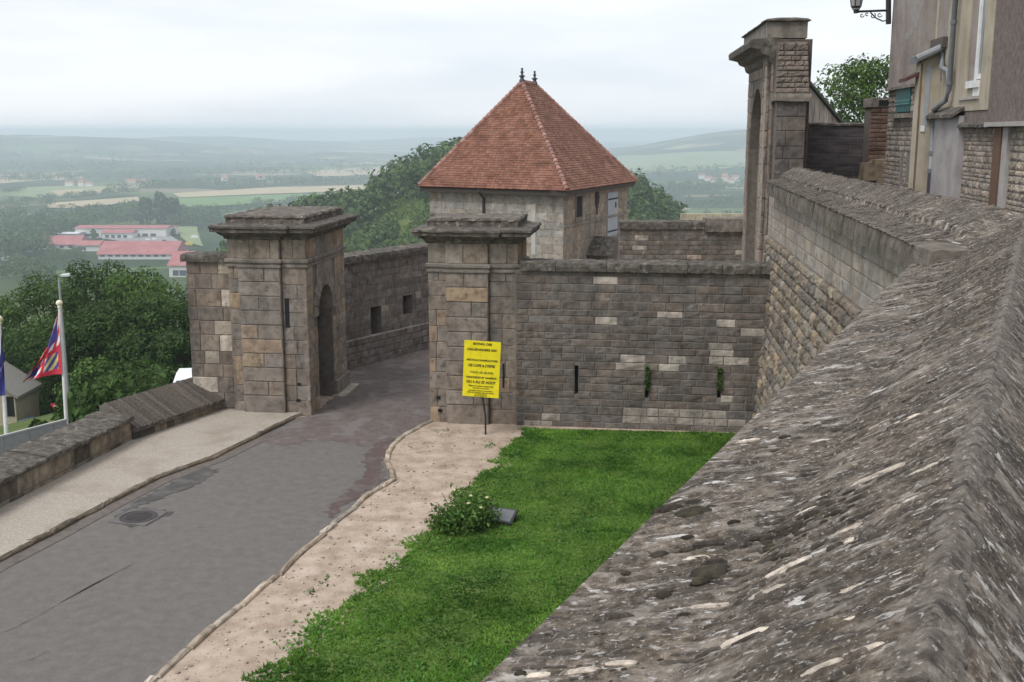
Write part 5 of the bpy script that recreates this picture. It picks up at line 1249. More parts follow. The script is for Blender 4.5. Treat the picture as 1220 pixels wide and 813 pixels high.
# middle strip with a window, then beige strip with the tall white window
hbox('plaster_middle', uA1+.002, uC1, .03, -.02, hz(1128, 132), Zt, M['pl_beige'])
r_ = rect_on(HF, 1121, 1133, -40, 45); q = hbox('window', r_[0], r_[1], .045, .02, r_[2], Zt-.05, plain('shutter_grey', (.24, .22, .21), .6))
hbox('window_frame', r_[0], r_[0]+.12, .07, .0, r_[2], Zt-.06, M['pl_beige'], q); hbox('window_sill', r_[0]-.1, r_[1]+.1, .14, .0, r_[2]-.22, r_[2], plain('dark_sill', (.09, .07, .06), .8), q)
zD = hz(1160, 132)
w0, w1 = hu(1150), hu(1167); zw = hz(1160, 97)
mbD = MB(); mbD.fbox(HF, uC1+.002, w0, .06, -.02, zD, Zt); mbD.fbox(HF, w1, uD1, .06, -.02, zD, Zt); mbD.fbox(HF, w0, w1, .06, -.02, zD, zw); mbD.build('plaster_beige', M['pl_beige'], HS)
q = hbox('window', w0, w1, .012, -.05, zw, Zt-.03, plain('window_glass', (.16, .18, .19), .12, spec=.6))
us_ = hu(1160); hbox('window_post', us_-.07, us_+.03, .055, .0, zw, Zt-.05, M['white'], q); hbox('window_rail', us_-.04, w1, .05, .0, zw+.02, zw+.12, M['white'], q)
hbox('window_reveal', w0, us_-.1, .03, .0, zw, Zt-.05, M['pl_brown'], q)
hbox('window_sill', hu(1153), w1-.02, .12, -.0, zw-.14, zw, M['white'], q); hbox('sill_apron', us_-.02, w1-.02, .075, .05, zw-.3, zw-.142, M['white'], q)
hbox('sill_line', hu(1144), w1, .1, .05, zw-.36, zw-.31, M['pl_light'], q)
hbox('render_coarse', uD1+.002, uN, .045, -.02, hz(1190, 147), Zt, M['pl_coarse'])
hbox('render_band', uF1-.3, uD1, .04, -.02, hz(1165, 149), zD-.004, M['pl_coarse'])
# low annexe wall under the plaster, rubble wall to its right
zF = hz(1130, 139)
hbox('annexe', uF0, uF1, .14, -.02, 4.8, zF, M['pl_mauve'])
m = MB(); m.hexa([HF(uF0-.05, -.0, zF+.16), HF(uF1+.05, -.0, zF+.16), HF(uF1+.05, .3, zF-.04), HF(uF0-.05, .3, zF-.04), HF(uF0-.05, 0, zF+.22), HF(uF1+.05, 0, zF+.22), HF(uF1+.05, .3, zF+.03), HF(uF0-.05, .3, zF+.03)]); m.build('annexe_ledge', M['coping'], HS)
zG = hz(1170, 152); uG = hu(1191); uG2 = hu(1199.5); uG3 = hu(1206)
hm.wall(HF(uF1+.02, .0, 4.8), HF.U, uG-uF1-.02, zG-4.8, (.06, .15), (.09, .28), pal_of((1.45, 1.33, 1.2), .25), rough=True, depth=.06, proud=.01, gap=.014, seed=62)
hm.wall(HF(uG3, .0, 4.8), HF.U, uN-uG3-3, zG-4.8, (.08, .17), (.12, .36), pal_of((1.9, 1.8, 1.62), .25), rough=True, depth=.06, proud=.012, gap=.014, seed=63)
hm.build()
hbox('rusty_post', uG, uG2, .1, -.02, 4.9, zG, plain('rusty_steel', (.12, .07, .045), .85)); hbox('pale_post', uG2+.002, uG3, .07, -.02, 4.9, zG, M['pl_light'])
uw = hu(1186)
rough_bar('wall_cap', HF, uF1-.05, uw, -.05, .16, zG, hz(1165, 146), M['coping'], HS, 9, .12, .012); hbox('white_ledge', uw, uN-1, .22, -.02, zG+.01, hz(1200, 145.5), M['pl_light'])
# drainpipes
pipe = plain('grey_drainpipe', (.2, .21, .225), .45)
up_ = hu(1135.5); ul = hu(1110.5); zk1 = hz(1134, 128)
m = MB(); m.tube([HF(up_, .15, Zt), HF(up_, .15, zk1+.35), HF(up_-.12, .17, zk1+.14), HF(up_-.4, .22, zk1+.05), HF(uB+.45, .24, zk1-.04), HF(uB+.2, kx(1113), zk1-.1), HF(uB+.13, kx(1110.5), zk1-.36), HF(uB+.13, kx(1110.5), hz(1110, 205))], .056, 10); m.build('drainpipe', pipe, HS, True)
m = MB(); m.tube([HF(uB+.13, kx(1110.5), hz(1110, 205)), HF(uB+.13, kx(1110.5), 4.9)], .056, 10); m.build('drainpipe_foot', plain('dark_cast_pipe', (.05, .05, .06), .5), HS)
m = MB()
for z in (hz(1135, 30), hz(1135, 100)): m.tube([HF(up_, .15, z-.04), HF(up_, .15, z+.04)], .07, 10)
for py in (150, 182, 203): m.tube([HF(uB+.13, kx(1110.5), hz(1110, py)-.05), HF(uB+.13, kx(1110.5), hz(1110, py)+.05)], .07, 10)
m.build('pipe_collar', plain('pipe_collar_grey', (.14, .145, .155), .5), HS)
m = MB(); m.tube([HF(uB+.2, kx(1113), GY(1113, 63, Yb).z), HF(uB+.22, kx(1114), GY(1114, 76, Yb).z), HF(uB+.5, .16, hz(1126, 82)), HF(up_-.15, .15, hz(1132, 86)), HF(up_, .15, hz(1136, 100))], .055, 10); m.build('branch_pipe', pipe, HS, True)
m = MB(); m.tube([HF(uB+.15, -.02, zB1+.1), HF(uB+.15, q_+.14, zB0+.06)], .085, 10); m.build('gutter', plain('gutter_grey', (.24, .25, .26), .45), HS)
# wall lantern on its bracket
LY = 29.9; lq = lambda px, py: GY(px, py, LY)
WLn = thing('wall_lantern', tuple(lq(1058, 14)), 'street lantern on a scrolled iron bracket fixed to the house corner', 'lantern')
iron = plain('black_iron', (.02, .02, .022), .5)
m = MB(); m.tube([lq(1060, 12.5), lq(1022, 14)], .03, 8); m.tube([lq(1020, 16), lq(1020, 10)], .07, 8)
for cx, cy, rr_, t0, t1 in ((1027, 18.5, 2.6, 0, 5.5), (1033, 17, 2.2, 1, 6), (1040, 19, 3.4, -1, 4.5), (1048, 18, 3, 0, 5.8)): m.tube([lq(cx+rr_*math.cos(t0+(t1-t0)*i/12)*(1-i*.05), cy+rr_*math.sin(t0+(t1-t0)*i/12)*(1-i*.05)) for i in range(13)], .014, 6)
m.tube([lq(1037, 15), lq(1044, 22), lq(1052, 25.5), lq(1058, 24)], .018, 6); m.build('bracket', iron, WLn)
m = MB(); m.tube([lq(1058.5, -14), lq(1058.5, 29)], .07, 6); m.build('back_plate', iron, WLn)
b0, b1_ = lq(1020, 9), lq(1020, -14)
m = MB(); m.lathe(tuple(b0), [(.1, -.06), (.13, .02), (.2, .5)], 6); m.build('lantern_glass', plain('lantern_pane', (.33, .31, .32), .15, spec=.6), WLn)
m = MB()
for k in range(6):
    w = k*math.pi/3; m.tube([b0+Vector((.13*math.cos(w), .13*math.sin(w), .02)), b0+Vector((.205*math.cos(w), .205*math.sin(w), .5))], .014, 5)
m.lathe(tuple(b0), [(.23, .5), (.24, .53), (.1, .72), (.03, .8), (0, .84)], 6); m.lathe(tuple(b0), [(.03, -.12), (.09, -.06), (.13, .0), (.14, .03)], 6); m.build('lantern_frame', iron, WLn)
# walls, shed and pillar closing the street
M['purple'] = mat('dark_mauve_wall', [(.045, .038, .041), (.075, .064, .066), (.115, .1, .1)], 2, 8, .9, .5, 30, mapscale=(1, 1, 3), low=.3)
a, b = GY(966, 160, 33.2), GY(1046, 160, 33.2)
EW = thing('end_wall', (a.x+1, 33.2, 5), 'dark mauve wall closing the street behind the sloping parapet', 'wall')
EF = frame((a.x-.4, 33.2, 0), (1, -.03)); zt = GY(1000, 150, 33.2).z
mb = MB(); mb.fbox(EF, 0, b.x-a.x+.6, 0, -.4, 4.5, zt); mb.build('wall_core', M['mortar_dark'], EW)
em = Masonry(EW, M['purple'], M['purple']); em.wall(EF(0, 0, 4.6), EF.U, b.x-a.x+.6, zt-4.65, (.22, .34), (.4, .9), lambda u, v, r: (1, 1, 1), depth=.06, proud=.008, gap=.008, seed=71); em.build()
rough_bar('coping_stone', EF, 0, b.x-a.x+.55, -.45, .05, zt, zt+.09, M['coping'], EW, 2, .15, .012)
a, b = GY(1036, 160, 32.4), GY(1060, 160, 32.4); zt = GY(1046, 128, 32.4).z
BP = thing('brick_pillar', (a.x+.3, 32.4, 5), 'reddish brick pier beside the old house, at the end of the dark mauve wall', 'pier')
PF_ = frame((a.x, 32.4, 0), (1, 0)); mb = MB(); mb.fbox(PF_, .01, b.x-a.x, -.01, -.6, 4.5, zt); mb.build('core', M['mortar_dark'], BP)
M['brick'] = mat('red_brick', [(.1, .062, .048), (.155, .1, .08), (.2, .145, .12)], 5, 7, .95, .5, 40, tint='obj', stain=.3)
bm_ = Masonry(BP, M['brick'], M['brick'], 'brick'); bm_.wall(PF_(0, 0, 4.8), PF_.U, b.x-a.x, zt-4.8, (.1, .15), (.25, .4), pal_of((1, .95, .9), .25), depth=.06, gap=.014, seed=72); bm_.build()
zt2 = GY(1046, 117, 32.4).z; mb = MB(); mb.fbox(PF_, -.05, b.x-a.x, .05, -.6, zt+.002, zt2); mb.build('capstone', M['ptrim'], BP); mb = MB(); mb.fbox(PF_, .2, .6, .058, .03, zt+.03, zt2-.06); mb.build('opening', M['dark'], BP)
for k, (px, py) in enumerate([(1036, 198), (1046, 194), (1050, 205)]):
    c = GY(px, py, 31.5); m = MB(); r = random.Random(k); m.hexa([c+Vector((x*.22+r.uniform(-.04, .04), y*.2, z*.1)) for x, y, z in ((-1, -1, -4), (1, -1, -4), (1, 1, -4), (-1, 1, -4), (-.9, -.9, 1), (.95, -.9, .9), (.9, .9, 1.1), (-.9, .9, .9))]); o = m.build('stone_block', M['kerb']); o.color = (.6, .53, .44, 1)
    tag(o, ['leftmost pale stone block at the foot of the brick pier', 'middle pale stone block at the foot of the brick pier', 'pale stone block nearest the house, below the brick pier'][k], 'stone', 'stone blocks by the brick pier')
sa, sb_ = GY(940, 100, 38), GY(1004, 150, 38)
SHD = thing('wooden_shed', (sa.x+.8, 38, 5), 'weathered grey board shed with a sloping roof behind the tall gateway', 'shed')
zr0, zr1 = GY(966, 103, 38).z, GY(1002, 147, 38).z; x0, x1 = GY(966, 103, 38).x, GY(1002, 147, 38).x; sl = (zr1-zr0)/(x1-x0)
M['board'] = mat('weathered_boards', [(.16, .135, .12), (.26, .23, .205), (.34, .31, .28)], 3, 7, .95, .5, 40, mapscale=(6, 6, .5), vary=.25)
x = x0-1.0; mb = MB(); mb.hexa([Vector(p) for p in ((x, 38.03, 4), (x1, 38.03, 4), (x1, 41, 4), (x, 41, 4), (x, 38.03, zr0-sl*0+(x-x0)*sl-.1), (x1, 38.03, zr1-.1), (x1, 41, zr1-.1), (x, 41, zr0+(x-x0)*sl-.1))]); mb.build('shed_body', M['mortar_dark'], SHD)
while x < x1-.02:
    w = rnd.uniform(.13, .19); w = min(w, x1-x); zl, zr_ = zr0+(x-x0)*sl-.06, zr0+(x+w-x0)*sl-.06; d0 = rnd.uniform(0, .012)
    m = MB(); m.hexa([Vector(p) for p in ((x+.006, 38-d0, 4), (x+w-.006, 38-d0, 4), (x+w-.006, 38.03, 4), (x+.006, 38.03, 4), (x+.006, 38-d0, zl), (x+w-.006, 38-d0, zr_), (x+w-.006, 38.03, zr_), (x+.006, 38.03, zl))]); m.build('board', M['board'], SHD); x += w
m = MB(); m.hexa([Vector(p) for p in ((x0-1.05, 37.8, zr0-1.05*sl), (x1+.15, 37.8, zr1+.15*sl), (x1+.15, 41.2, zr1+.15*sl), (x0-1.05, 41.2, zr0-1.05*sl), (x0-1.05, 37.8, zr0-1.05*sl+.1), (x1+.15, 37.8, zr1+.15*sl+.1), (x1+.15, 41.2, zr1+.15*sl+.1), (x0-1.05, 41.2, zr0-1.05*sl+.1))]); m.build('roof', plain('shed_roof', (.055, .06, .05), .9), SHD)
# ------------------------------------------------------------------ trees
def blob_points(blobs, n, rg=RN, shell=.55):
    w = np.array([b[3]*b[4]*b[5] for b in blobs])**.7; w /= w.sum(); k = rg.choice(len(blobs), n, p=w); B = np.array(blobs)[k]
    d = rg.normal(size=(n, 3)); d /= np.linalg.norm(d, axis=1)[:, None]; q = (shell+(1-shell)*rg.random(n))
    return B[:, :3]+d*B[:, 3:]*q[:, None], d
M['leaf_dark'] = leafmat('dark_foliage', (.048, .088, .022), .4)
M['leaf_mid'] = leafmat('mid_foliage', (.07, .125, .028), .45)
M['leaf_far'] = leafmat('far_foliage', (.075, .12, .038), .4)
M['leaf_light'] = leafmat('light_foliage', (.1, .16, .035), .4)
M['bark'] = mat('bark', [(.05, .04, .03), (.11, .09, .07)], 4, 6, 1, .6, 20)
def tree(x, y, ztop, r, label, group, n=8000, size=.22, matl='leaf_dark', base=None, seed=0, low=.08, name='broadleaf_tree', cat='tree', flat=1.0):
    rg = np.random.default_rng(seed); zb = float(terrain(x, y)) if base is None else base; H = ztop-zb
    root = thing(name, (x, y, zb), label, cat, group)
    bl = []; zc0 = zb+H*low+r*.3
    nb = 34
    for i in range(nb):
        t = (i+.5)/nb; z = zb+H*(low+(1-low)*t**.85)*.93; rr_ = r*(math.sin(math.pi*min(1, .16+.84*t*.93))**.6)*.95
        w = i*2.4+rg.uniform(-.5, .5); q = rg.uniform(.35, .78); s = r*rg.uniform(.2, .36)
        bl.append((x+math.cos(w)*rr_*q, y+math.sin(w)*rr_*q, min(z, ztop-s*.8), s, s, s*.78))
    P, dn = blob_points(bl, n, rg); V, Fc = leaf_cloud(P, size, .25, 1.5, rg, dn); ob('crown', V, Fc, M[matl], root)
    m = MB(); tr = max(.14, H*.03); m.tube([(x, y, zb-.4), (x+tr*.3, y, zb+H*.25), (x, y+tr*.3, zb+H*.5), (x, y, zb+H*.8)], [tr*1.25, tr, tr*.7, tr*.2], 9)
    for b in bl[::3]:
        m.tube([(x, y, zb+H*.3+.3*(b[2]-zb-H*.3)), (x+(b[0]-x)*.5, y+(b[1]-y)*.5, (b[2]+zb+H*.45)/2), b[:3]], [tr*.4, tr*.25, tr*.08], 5)
    m.build('trunk', M['bark'], root); return root
TG = 'dark trees on the slope beyond the low wall'
for i, (px, ty, Y, r, mm, n, lab) in enumerate([
    (112, 306, 74, 4.6, 'leaf_dark', 16000, 'tall dark tree whose top reaches the school roofs, middle of the back row'),
    (60, 322, 76, 4.8, 'leaf_mid', 15000, 'rounded mid-green tree behind the street lamp'),
    (165, 318, 70, 4.6, 'leaf_mid', 15000, 'lighter green tree in the back row towards the gate pier'),
    (10, 345, 78, 4.6, 'leaf_mid', 13000, 'green tree at the left edge of the photo behind the flags'),
    (205, 348, 66, 3.8, 'leaf_dark', 13000, 'dark tree whose crown touches the wing wall'),
    (140, 356, 66, 4.4, 'leaf_dark', 16000, 'broad dark tree in front of the back row, over the slope'),
    (92, 372, 66, 4.3, 'leaf_dark', 15000, 'dark tree directly behind the quartered flag'),
    (42, 385, 70, 4.3, 'leaf_dark', 15000, 'dark tree between the two flagpoles'),
    (182, 385, 64, 3.4, 'leaf_dark', 14000, 'low dark tree above the bare path by the wing wall'),
    (118, 425, 62, 2.6, 'leaf_mid', 8000, 'lowest small tree right of the give-way sign'),
    (212, 395, 62, 2.4, 'leaf_dark', 8000, 'small dark tree half hidden by the wing wall')]):
    p = GY(px, ty, Y); tree(p.x, Y, p.z, r, lab, TG, n, .155, mm, seed=i+1, low=.02)
# understorey hiding the trunks
P = []
for k in range(300):
    px = RN.uniform(42, 228); g = ground_at(px, np.interp(px, [40, 85, 120, 165, 228], [532, 524, 503, 475, 443])-RN.uniform(0, 22)); hh = RN.uniform(.6, 2.2) if px > 84 else RN.uniform(.25, .6); hh *= min(1, g.y/55)**1.3
    if 55 < px < 84 and g.y < 54: continue
    q = RN.normal(size=(70, 3)); q /= np.linalg.norm(q, axis=1)[:, None]; q[:, 2] = abs(q[:, 2]); P.append(np.array(g)+q*np.array([hh*.7, hh*.7, hh])*RN.uniform(.6, 1, (70, 1)))
P = np.concatenate(P)
V, Fc = leaf_cloud(P, .17, .4); o = ob('undergrowth', V, Fc, M['leaf_dark']); o['kind'] = 'stuff'
pth = [GZ(x, y, z) for x, y, z in ((90, 503, -4.2), (160, 476, -3.2), (228, 462, -2.2), (236, 440, -2.4), (205, 447, -3.0), (165, 462, -4.0), (120, 486, -4.8), (95, 497, -5.0))]
def ter_patch(name, x0, x1, y0, y1, k, dz, matl, keep=None):
    xs = np.linspace(x0, x1, k); ys = np.linspace(y0, y1, k); X, Y = np.meshgrid(xs, ys, indexing='ij'); Z_ = terrain(X, Y)+dz; V = np.stack([X, Y, Z_], -1).reshape(-1, 3)
    i = np.arange(k-1)[:, None]*k; j = np.arange(k-1)[None, :]; Fc = np.stack([i+j, i+k+j, i+k+j+1, i+j+1], -1).reshape(-1, 4)
    if keep is not None: Fc = Fc[keep(V[Fc].mean(1))]
    o = ob(name, V, Fc, matl, None, True); o['kind'] = 'structure'; return o
def pk(c):
    d = dist_out(c[:, 0], c[:, 1]); return (d > 1.3) & (d < 15+3*fbm(c[:, 0]*.6, c[:, 1]*.6, 4, 2)) & (c[:, 1] > 27) & ((c[:, 0]+.386*c[:, 1]) > 0)
ter_patch('path', -24, -4, 27, 60, 160, .06, mat('bare_brown_earth', [(.13, .095, .07), (.21, .16, .12), (.26, .21, .165)], 1.5, 8, 1, .6, 30), pk)
# tree over the street wall on the right
p = GY(1030, 64, 62); tree(p.x+.5, 62, p.z, 3.9, 'green broadleaf tree above the street wall, left of the old house', None, 7500, .15, 'leaf_mid', base=3.0, seed=40, low=.45)
# ------------------------------------------------------------------ cars outside
def car(x, y, rz, body, label, scale=1.0, zoff=0):
    zb = float(terrain(x, y))+.05+zoff; root = thing('parked_car', (x, y, zb), label, 'car')
    c, s = math.cos(rz), math.sin(rz); T = lambda p: Vector((x+c*p[0]-s*p[1], y+s*p[0]+c*p[1], zb+p[2]))
    prof = [(-2.1, .35), (-2.12, .75), (-1.98, .95), (-1.2, 1.0), (-.55, 1.42), (.1, 1.5), (.9, 1.47), (1.6, 1.1), (2.0, .98), (2.08, .6), (2.02, .35)]
    m = MB(); ring = lambda w, k: [T((px, w*(1 if pz < 1.05 else .82), pz*k)) for px, pz in prof]
    A, Bm, C = ring(-.8, 1), None, ring(.8, 1); m.extrude(A, C); m.build('body', body, root)
    m = MB()
    for sg in (-1, 1): m.hexa([T(p) for p in ((-1.05, sg*.80, 1.03), (1.4, sg*.80, 1.06), (1.4, sg*.70, 1.06), (-1.05, sg*.70, 1.03), (-.5, sg*.685, 1.38), (.95, sg*.685, 1.42), (.95, sg*.6, 1.42), (-.5, sg*.6, 1.38))])
    m.hexa([T(p) for p in ((-1.22, -.66, 1.02), (-1.22, .66, 1.02), (-1.1, .66, 1.02), (-1.1, -.66, 1.02), (-.6, -.58, 1.4), (-.6, .58, 1.4), (-.5, .58, 1.4), (-.5, -.58, 1.4))]); m.hexa([T(p) for p in ((1.62, -.66, 1.1), (1.62, .66, 1.1), (1.5, .66, 1.1), (1.5, -.66, 1.1), (.96, -.58, 1.45), (.96, .58, 1.45), (.86, .58, 1.45), (.86, -.58, 1.45))]); m.build('windows', M['carglass'], root)
    for wx in (-1.3, 1.3):
        for sg in (-1, 1):
            m = MB(); m.tube([T((wx, sg*.66, .32)), T((wx, sg*.83, .32))], .32, 16); w_ = m.build('wheel', M['dark'], root); m = MB(); m.tube([T((wx, sg*.8, .32)), T((wx, sg*.845, .32))], .19, 12); m.build('rim', M['fence'], w_)
    for sg in (-1, 1):
        m = MB(); m.hexa([T((-2.13+dx, sg*.6+dy, .72+dz)) for dz in (-.08, .08) for dx, dy in ((0, -.14), (.08, -.14), (.08, .14), (0, .14))]); m.build('headlight', M['white'], root)
    return root
M['carglass'] = plain('car_glass', (.05, .06, .07), .1, spec=.6)
c = GY(36, 497, 60); car(c.x, 60, 1.3, plain('car_blue_grey', (.1, .13, .17), .3), 'blue grey parked car beneath the trees behind the low wall')
c = GY(232, 453, 33.0); car(c.x+.05, 33.2, 1.75, plain('car_white', (.75, .76, .77), .25), 'white car half hidden behind the wing wall', zoff=GY(225, 446, 33).z-1.5-float(terrain(c.x, 33.2))-.05)
# yellowish gable house at the left edge
hp = GY(18, 500, 59.8); hz0 = float(terrain(hp.x, 60)); zt = GY(6, 446, 59.8).z-.6; ze_ = GY(19, 472, 59.8).z; HX = hp.x
GH = thing('gable_house', (HX-3, 60, hz0), 'pale yellow gabled house end at the left edge behind the flagpole', 'house')
m = MB(); poly = [(HX, hz0-1), (HX, ze_), (HX-2.2, zt+.6), (HX-4.4, ze_), (HX-4.4, hz0-1)]; m.extrude([Vector((a, 60, z)) for a, z in poly], [Vector((a, 63, z)) for a, z in poly]); m.build('wall', mat('yellow_plaster', [(.3, .26, .18), (.42, .37, .27)], 2, 6, .95, .2, 40), GH)
m = MB()
for a0, a1 in (((HX+.25, ze_-.2), (HX-2.2, zt+.75)), ((HX-2.2, zt+.75), (HX-4.65, ze_-.2))): m.hexa([Vector((a0[0], 59.8, a0[1])), Vector((a0[0], 63.1, a0[1])), Vector((a1[0], 63.1, a1[1])), Vector((a1[0], 59.8, a1[1])), Vector((a0[0], 59.8, a0[1]+.15)), Vector((a0[0], 63.1, a0[1]+.15)), Vector((a1[0], 63.1, a1[1]+.15)), Vector((a1[0], 59.8, a1[1]+.15))])
m.build('roof', plain('stone_slate_roof', (.2, .19, .17), .9), GH)
for px in (8.5, 14):
    q = GY(px, 485, 60); m = MB(); m.box((q.x-.16, 59.97, q.z-.55), (q.x+.13, 60.1, q.z+.6)); m.build('window', M['dark'], GH)
# ------------------------------------------------------------------ wooded spur and valley
def wood(name, pts, n, matl, size, kind='stuff', seed=1):
    """pts: (x, y, z, height, radius) of every crown; all crowns of one far wood in one mesh"""
    rg = np.random.default_rng(seed); A = np.array(pts); N = len(A)
    k = np.repeat(np.arange(N), n); d = rg.normal(size=(N*n, 3)); d /= np.linalg.norm(d, axis=1)[:, None]; d[:, 2] = np.where(d[:, 2] < -.3, -d[:, 2], d[:, 2])
    q = rg.uniform(.75, 1.08, N*n); r = A[k, 4]; h = A[k, 3]
    P = np.stack([A[k, 0]+d[:, 0]*r*q, A[k, 1]+d[:, 1]*r*q, A[k, 2]+h*.52+d[:, 2]*h*.48*q], 1)
    V, Fc = leaf_cloud(P, 1.0, .2, 1.4, rg, d); V = P.repeat(4, 0)+(V-P.repeat(4, 0))*(size*r.repeat(4)/4)[:, None] if True else V
    o = ob(name, V, Fc, M[matl]); o['kind'] = kind; return o
pts = [[], []]
def spur_pts():
    r = np.random.default_rng(3)
    x = r.uniform(-190, 120, 2700); y = r.uniform(290, 475, 2700)
    base = np.interp(dist_out(x, y), [p[0] for p in FB], [p[1] for p in FB]); z = terrain(x, y)
    for a, b, c, d in zip(x, y, z, z-base):
        if d < 2: continue
        lightz = (-95 < a < -20 and b < 425 and float(fbm(np.array(a/22.), np.array(b/22.), 8, 2)) > .33)
        h = r.uniform(7, 16) if not lightz else r.uniform(3, 7)
        pts[1 if lightz else 0].append((a, b, c, h, h*r.uniform(.34, .5)))
spur_pts()
wood('wooded_hill', pts[0], 70, 'leaf_far', 1.1); wood('hillside_thicket', pts[1], 60, 'leaf_light', 1.1, seed=2)
def px_wood(name, rows, n, matl, size, label=None, seed=1):
    r = np.random.default_rng(seed); out = []
    for (x0, y0, x1, y1, thick, h, k) in rows:
        for i in range(k):
            t = r.random(); p = ground_at(x0+(x1-x0)*t, y0+(y1-y0)*t+r.uniform(0, thick)); hh = h*r.uniform(.7, 1.25); out.append((p.x, p.y, float(terrain(p.x, p.y))-.5, hh, hh*.45))
    return wood(name, out, n, matl, size, seed=seed)
px_wood('valley_wood', [(0, 276, 60, 262, 40, 15, 150), (40, 268, 110, 258, 22, 15, 120), (100, 256, 168, 251, 18, 15, 120), (205, 255, 262, 256, 16, 13, 80), (0, 262, 30, 258, 10, 14, 25), (60, 306, 100, 308, 8, 9, 30), (0, 318, 60, 330, 20, 11, 60), (20, 312, 60, 318, 6, 9, 12)], 60, 'leaf_far', 1.2, seed=4)
px_wood('field_hedges', [(58, 240, 165, 229, 3, 12, 70), (0, 246, 62, 240, 8, 12, 60), (0, 232, 30, 228, 3, 12, 24), (300, 246, 440, 233, 8, 12, 90), (240, 256, 310, 249, 6, 11, 50), (70, 249, 90, 247, 2, 7, 8), (790, 268, 900, 258, 16, 13, 80), (820, 243, 900, 236, 8, 12, 60), (0, 216, 110, 212, 3, 13, 60)], 34, 'leaf_far', 1.3, seed=5)
px_wood('far_woods', [(0, 212, 230, 205, 8, 16, 260), (130, 226, 240, 219, 5, 14, 110), (230, 222, 470, 216, 5, 16, 200), (200, 208, 470, 203, 6, 18, 160), (0, 200, 160, 196, 10, 18, 160), (240, 198, 500, 196, 8, 18, 120), (780, 226, 900, 222, 10, 16, 120), (740, 208, 900, 200, 8, 18, 100), (0, 186, 340, 184, 6, 20, 150)], 16, 'leaf_far', 1.6, seed=6)
p = ground_at(188, 268)
for i, (dx, h, lab) in enumerate([(-13, 33, 'left crown of the tall tree clump rising behind the school'), (3, 40, 'tallest crown of the tree clump rising behind the school'), (17, 32, 'right crown of the tree clump rising behind the school')]):
    tree(p.x+dx, p.y+i*6, float(terrain(p.x+dx, p.y))+h, 12.5, lab, 'tall trees behind the school', 1500, 2.0, 'leaf_far', seed=60+i, low=.03)
# flat fields the photograph shows beyond the woods
def field(name, px, matl):
    P = [ground_at(*q) for q in px]; P = ragged([Vector((q.x, q.y)) for q in P], 2.0, 60, 3)
    m = bpy.data.meshes.new(name); v = []
    for q in P: v.append((q.x, q.y, float(terrain(q.x, q.y))+1.6))
    m.from_pydata(v, [], [tuple(range(len(v)))]); m.update(); m.materials.append(matl); o = bpy.data.objects.new(name, m); link(o); o['kind'] = 'structure'
fl = lambda nm, c: mat(nm, [tuple(x*.85 for x in c), tuple(x*1.12 for x in c)], .02, 4, 1, 0)
straw, green, pale_g = fl('stubble_field', (.42, .34, .21)), fl('green_field', (.13, .22, .07)), fl('pale_green_field', (.2, .24, .11))
for k, (px, mm) in enumerate([([(205, 232), (330, 224), (450, 221), (452, 228), (330, 232), (215, 237)], straw), ([(205, 238), (330, 233), (430, 230), (420, 236), (310, 244), (215, 250)], green), ([(60, 243), (165, 236), (166, 241), (90, 250), (55, 249)], straw), ([(0, 226), (100, 222), (165, 223), (160, 228), (60, 238), (0, 234)], pale_g), ([(60, 229), (165, 222), (165, 226), (70, 234)], straw), ([(0, 209), (90, 208), (110, 212), (0, 220)], straw), ([(360, 205), (470, 199), (470, 208), (380, 211)], straw), ([(208, 272), (235, 272), (240, 296), (222, 292)], pale_g), ([(735, 186), (890, 182), (890, 200), (745, 208)], pale_g), ([(440, 217), (480, 215), (480, 218), (440, 219)], straw)]): field('field', px, mm)
lot = fl('car_park_asphalt', (.27, .26, .25)); field('car_park', [(112, 285), (200, 281), (215, 290), (226, 302), (150, 291)], lot); field('road', [(-4, 306), (10, 308), (32, 320), (28, 322), (6, 314), (-4, 311)], lot)
# school and works buildings in the valley
redroof = mat('red_sheet_roof', [(.3, .11, .11), (.42, .17, .17)], .15, 5, .8, 0); offw = plain('offwhite_wall', (.62, .61, .58), .8); dgl = plain('far_glazing', (.07, .08, .1), .3)
def works(px0, px1, yr, ye, yb, depth, label, wins=(), roof=redroof, n=None):
    a, b = ground_at(px0, yb), ground_at(px1, yb); Y = (a.y+b.y)/2; k = Y/1290; z0 = float(terrain((a.x+b.x)/2, Y)); x0, x1 = a.x*Y/a.y, b.x*Y/b.y
    he = (yb-ye)*k; tot = (ye-yr)*k; rise = max(1.0, tot-depth*.5*.1)
    root = thing('works_building', ((x0+x1)/2, Y, z0), label, 'building', 'school buildings in the valley')
    m = MB(); m.box((x0, Y, z0-3), (x1, Y+depth, z0+he)); m.build('wall', offw, root)
    m = MB(); o_ = 1.2; A = [Vector((x0-o_, Y-o_, z0+he)), Vector((x0-o_, Y+depth/2, z0+he+rise)), Vector((x0-o_, Y+depth+o_, z0+he))]; m.extrude(A, [p+Vector((x1-x0+2*o_, 0, 0)) for p in A]); m.build('roof', roof, root)
    for (w0, w1, y0, y1) in wins:
        m = MB(); c0, c1 = x0+(x1-x0)*w0, x0+(x1-x0)*w1; m.box((c0, Y-.25, z0+he*y0), (c1, Y+.2, z0+he*y1)); m.build('window', dgl, root)
works(90, 198, 268.5, 272.5, 284, 30, 'long white school block with a thin red roof at the back of the group', [(.02+i*.09, .08+i*.09, .15, .45) for i in range(10)])
works(122, 158, 274, 278, 286, 16, 'white school wing with a red roof before the long back block', [(.1+i*.2, .22+i*.2, .3, .7) for i in range(4)])
works(56, 92, 277.5, 279, 286, 20, 'low white hall with flat roof left of the long school block', [], plain('pale_roof', (.6, .58, .58), .8))
works(46, 93, 281, 292, 297.5, 30, 'left hall with broad pinkish red roof', [(.1+i*.22, .2+i*.22, .3, .8) for i in range(4)])
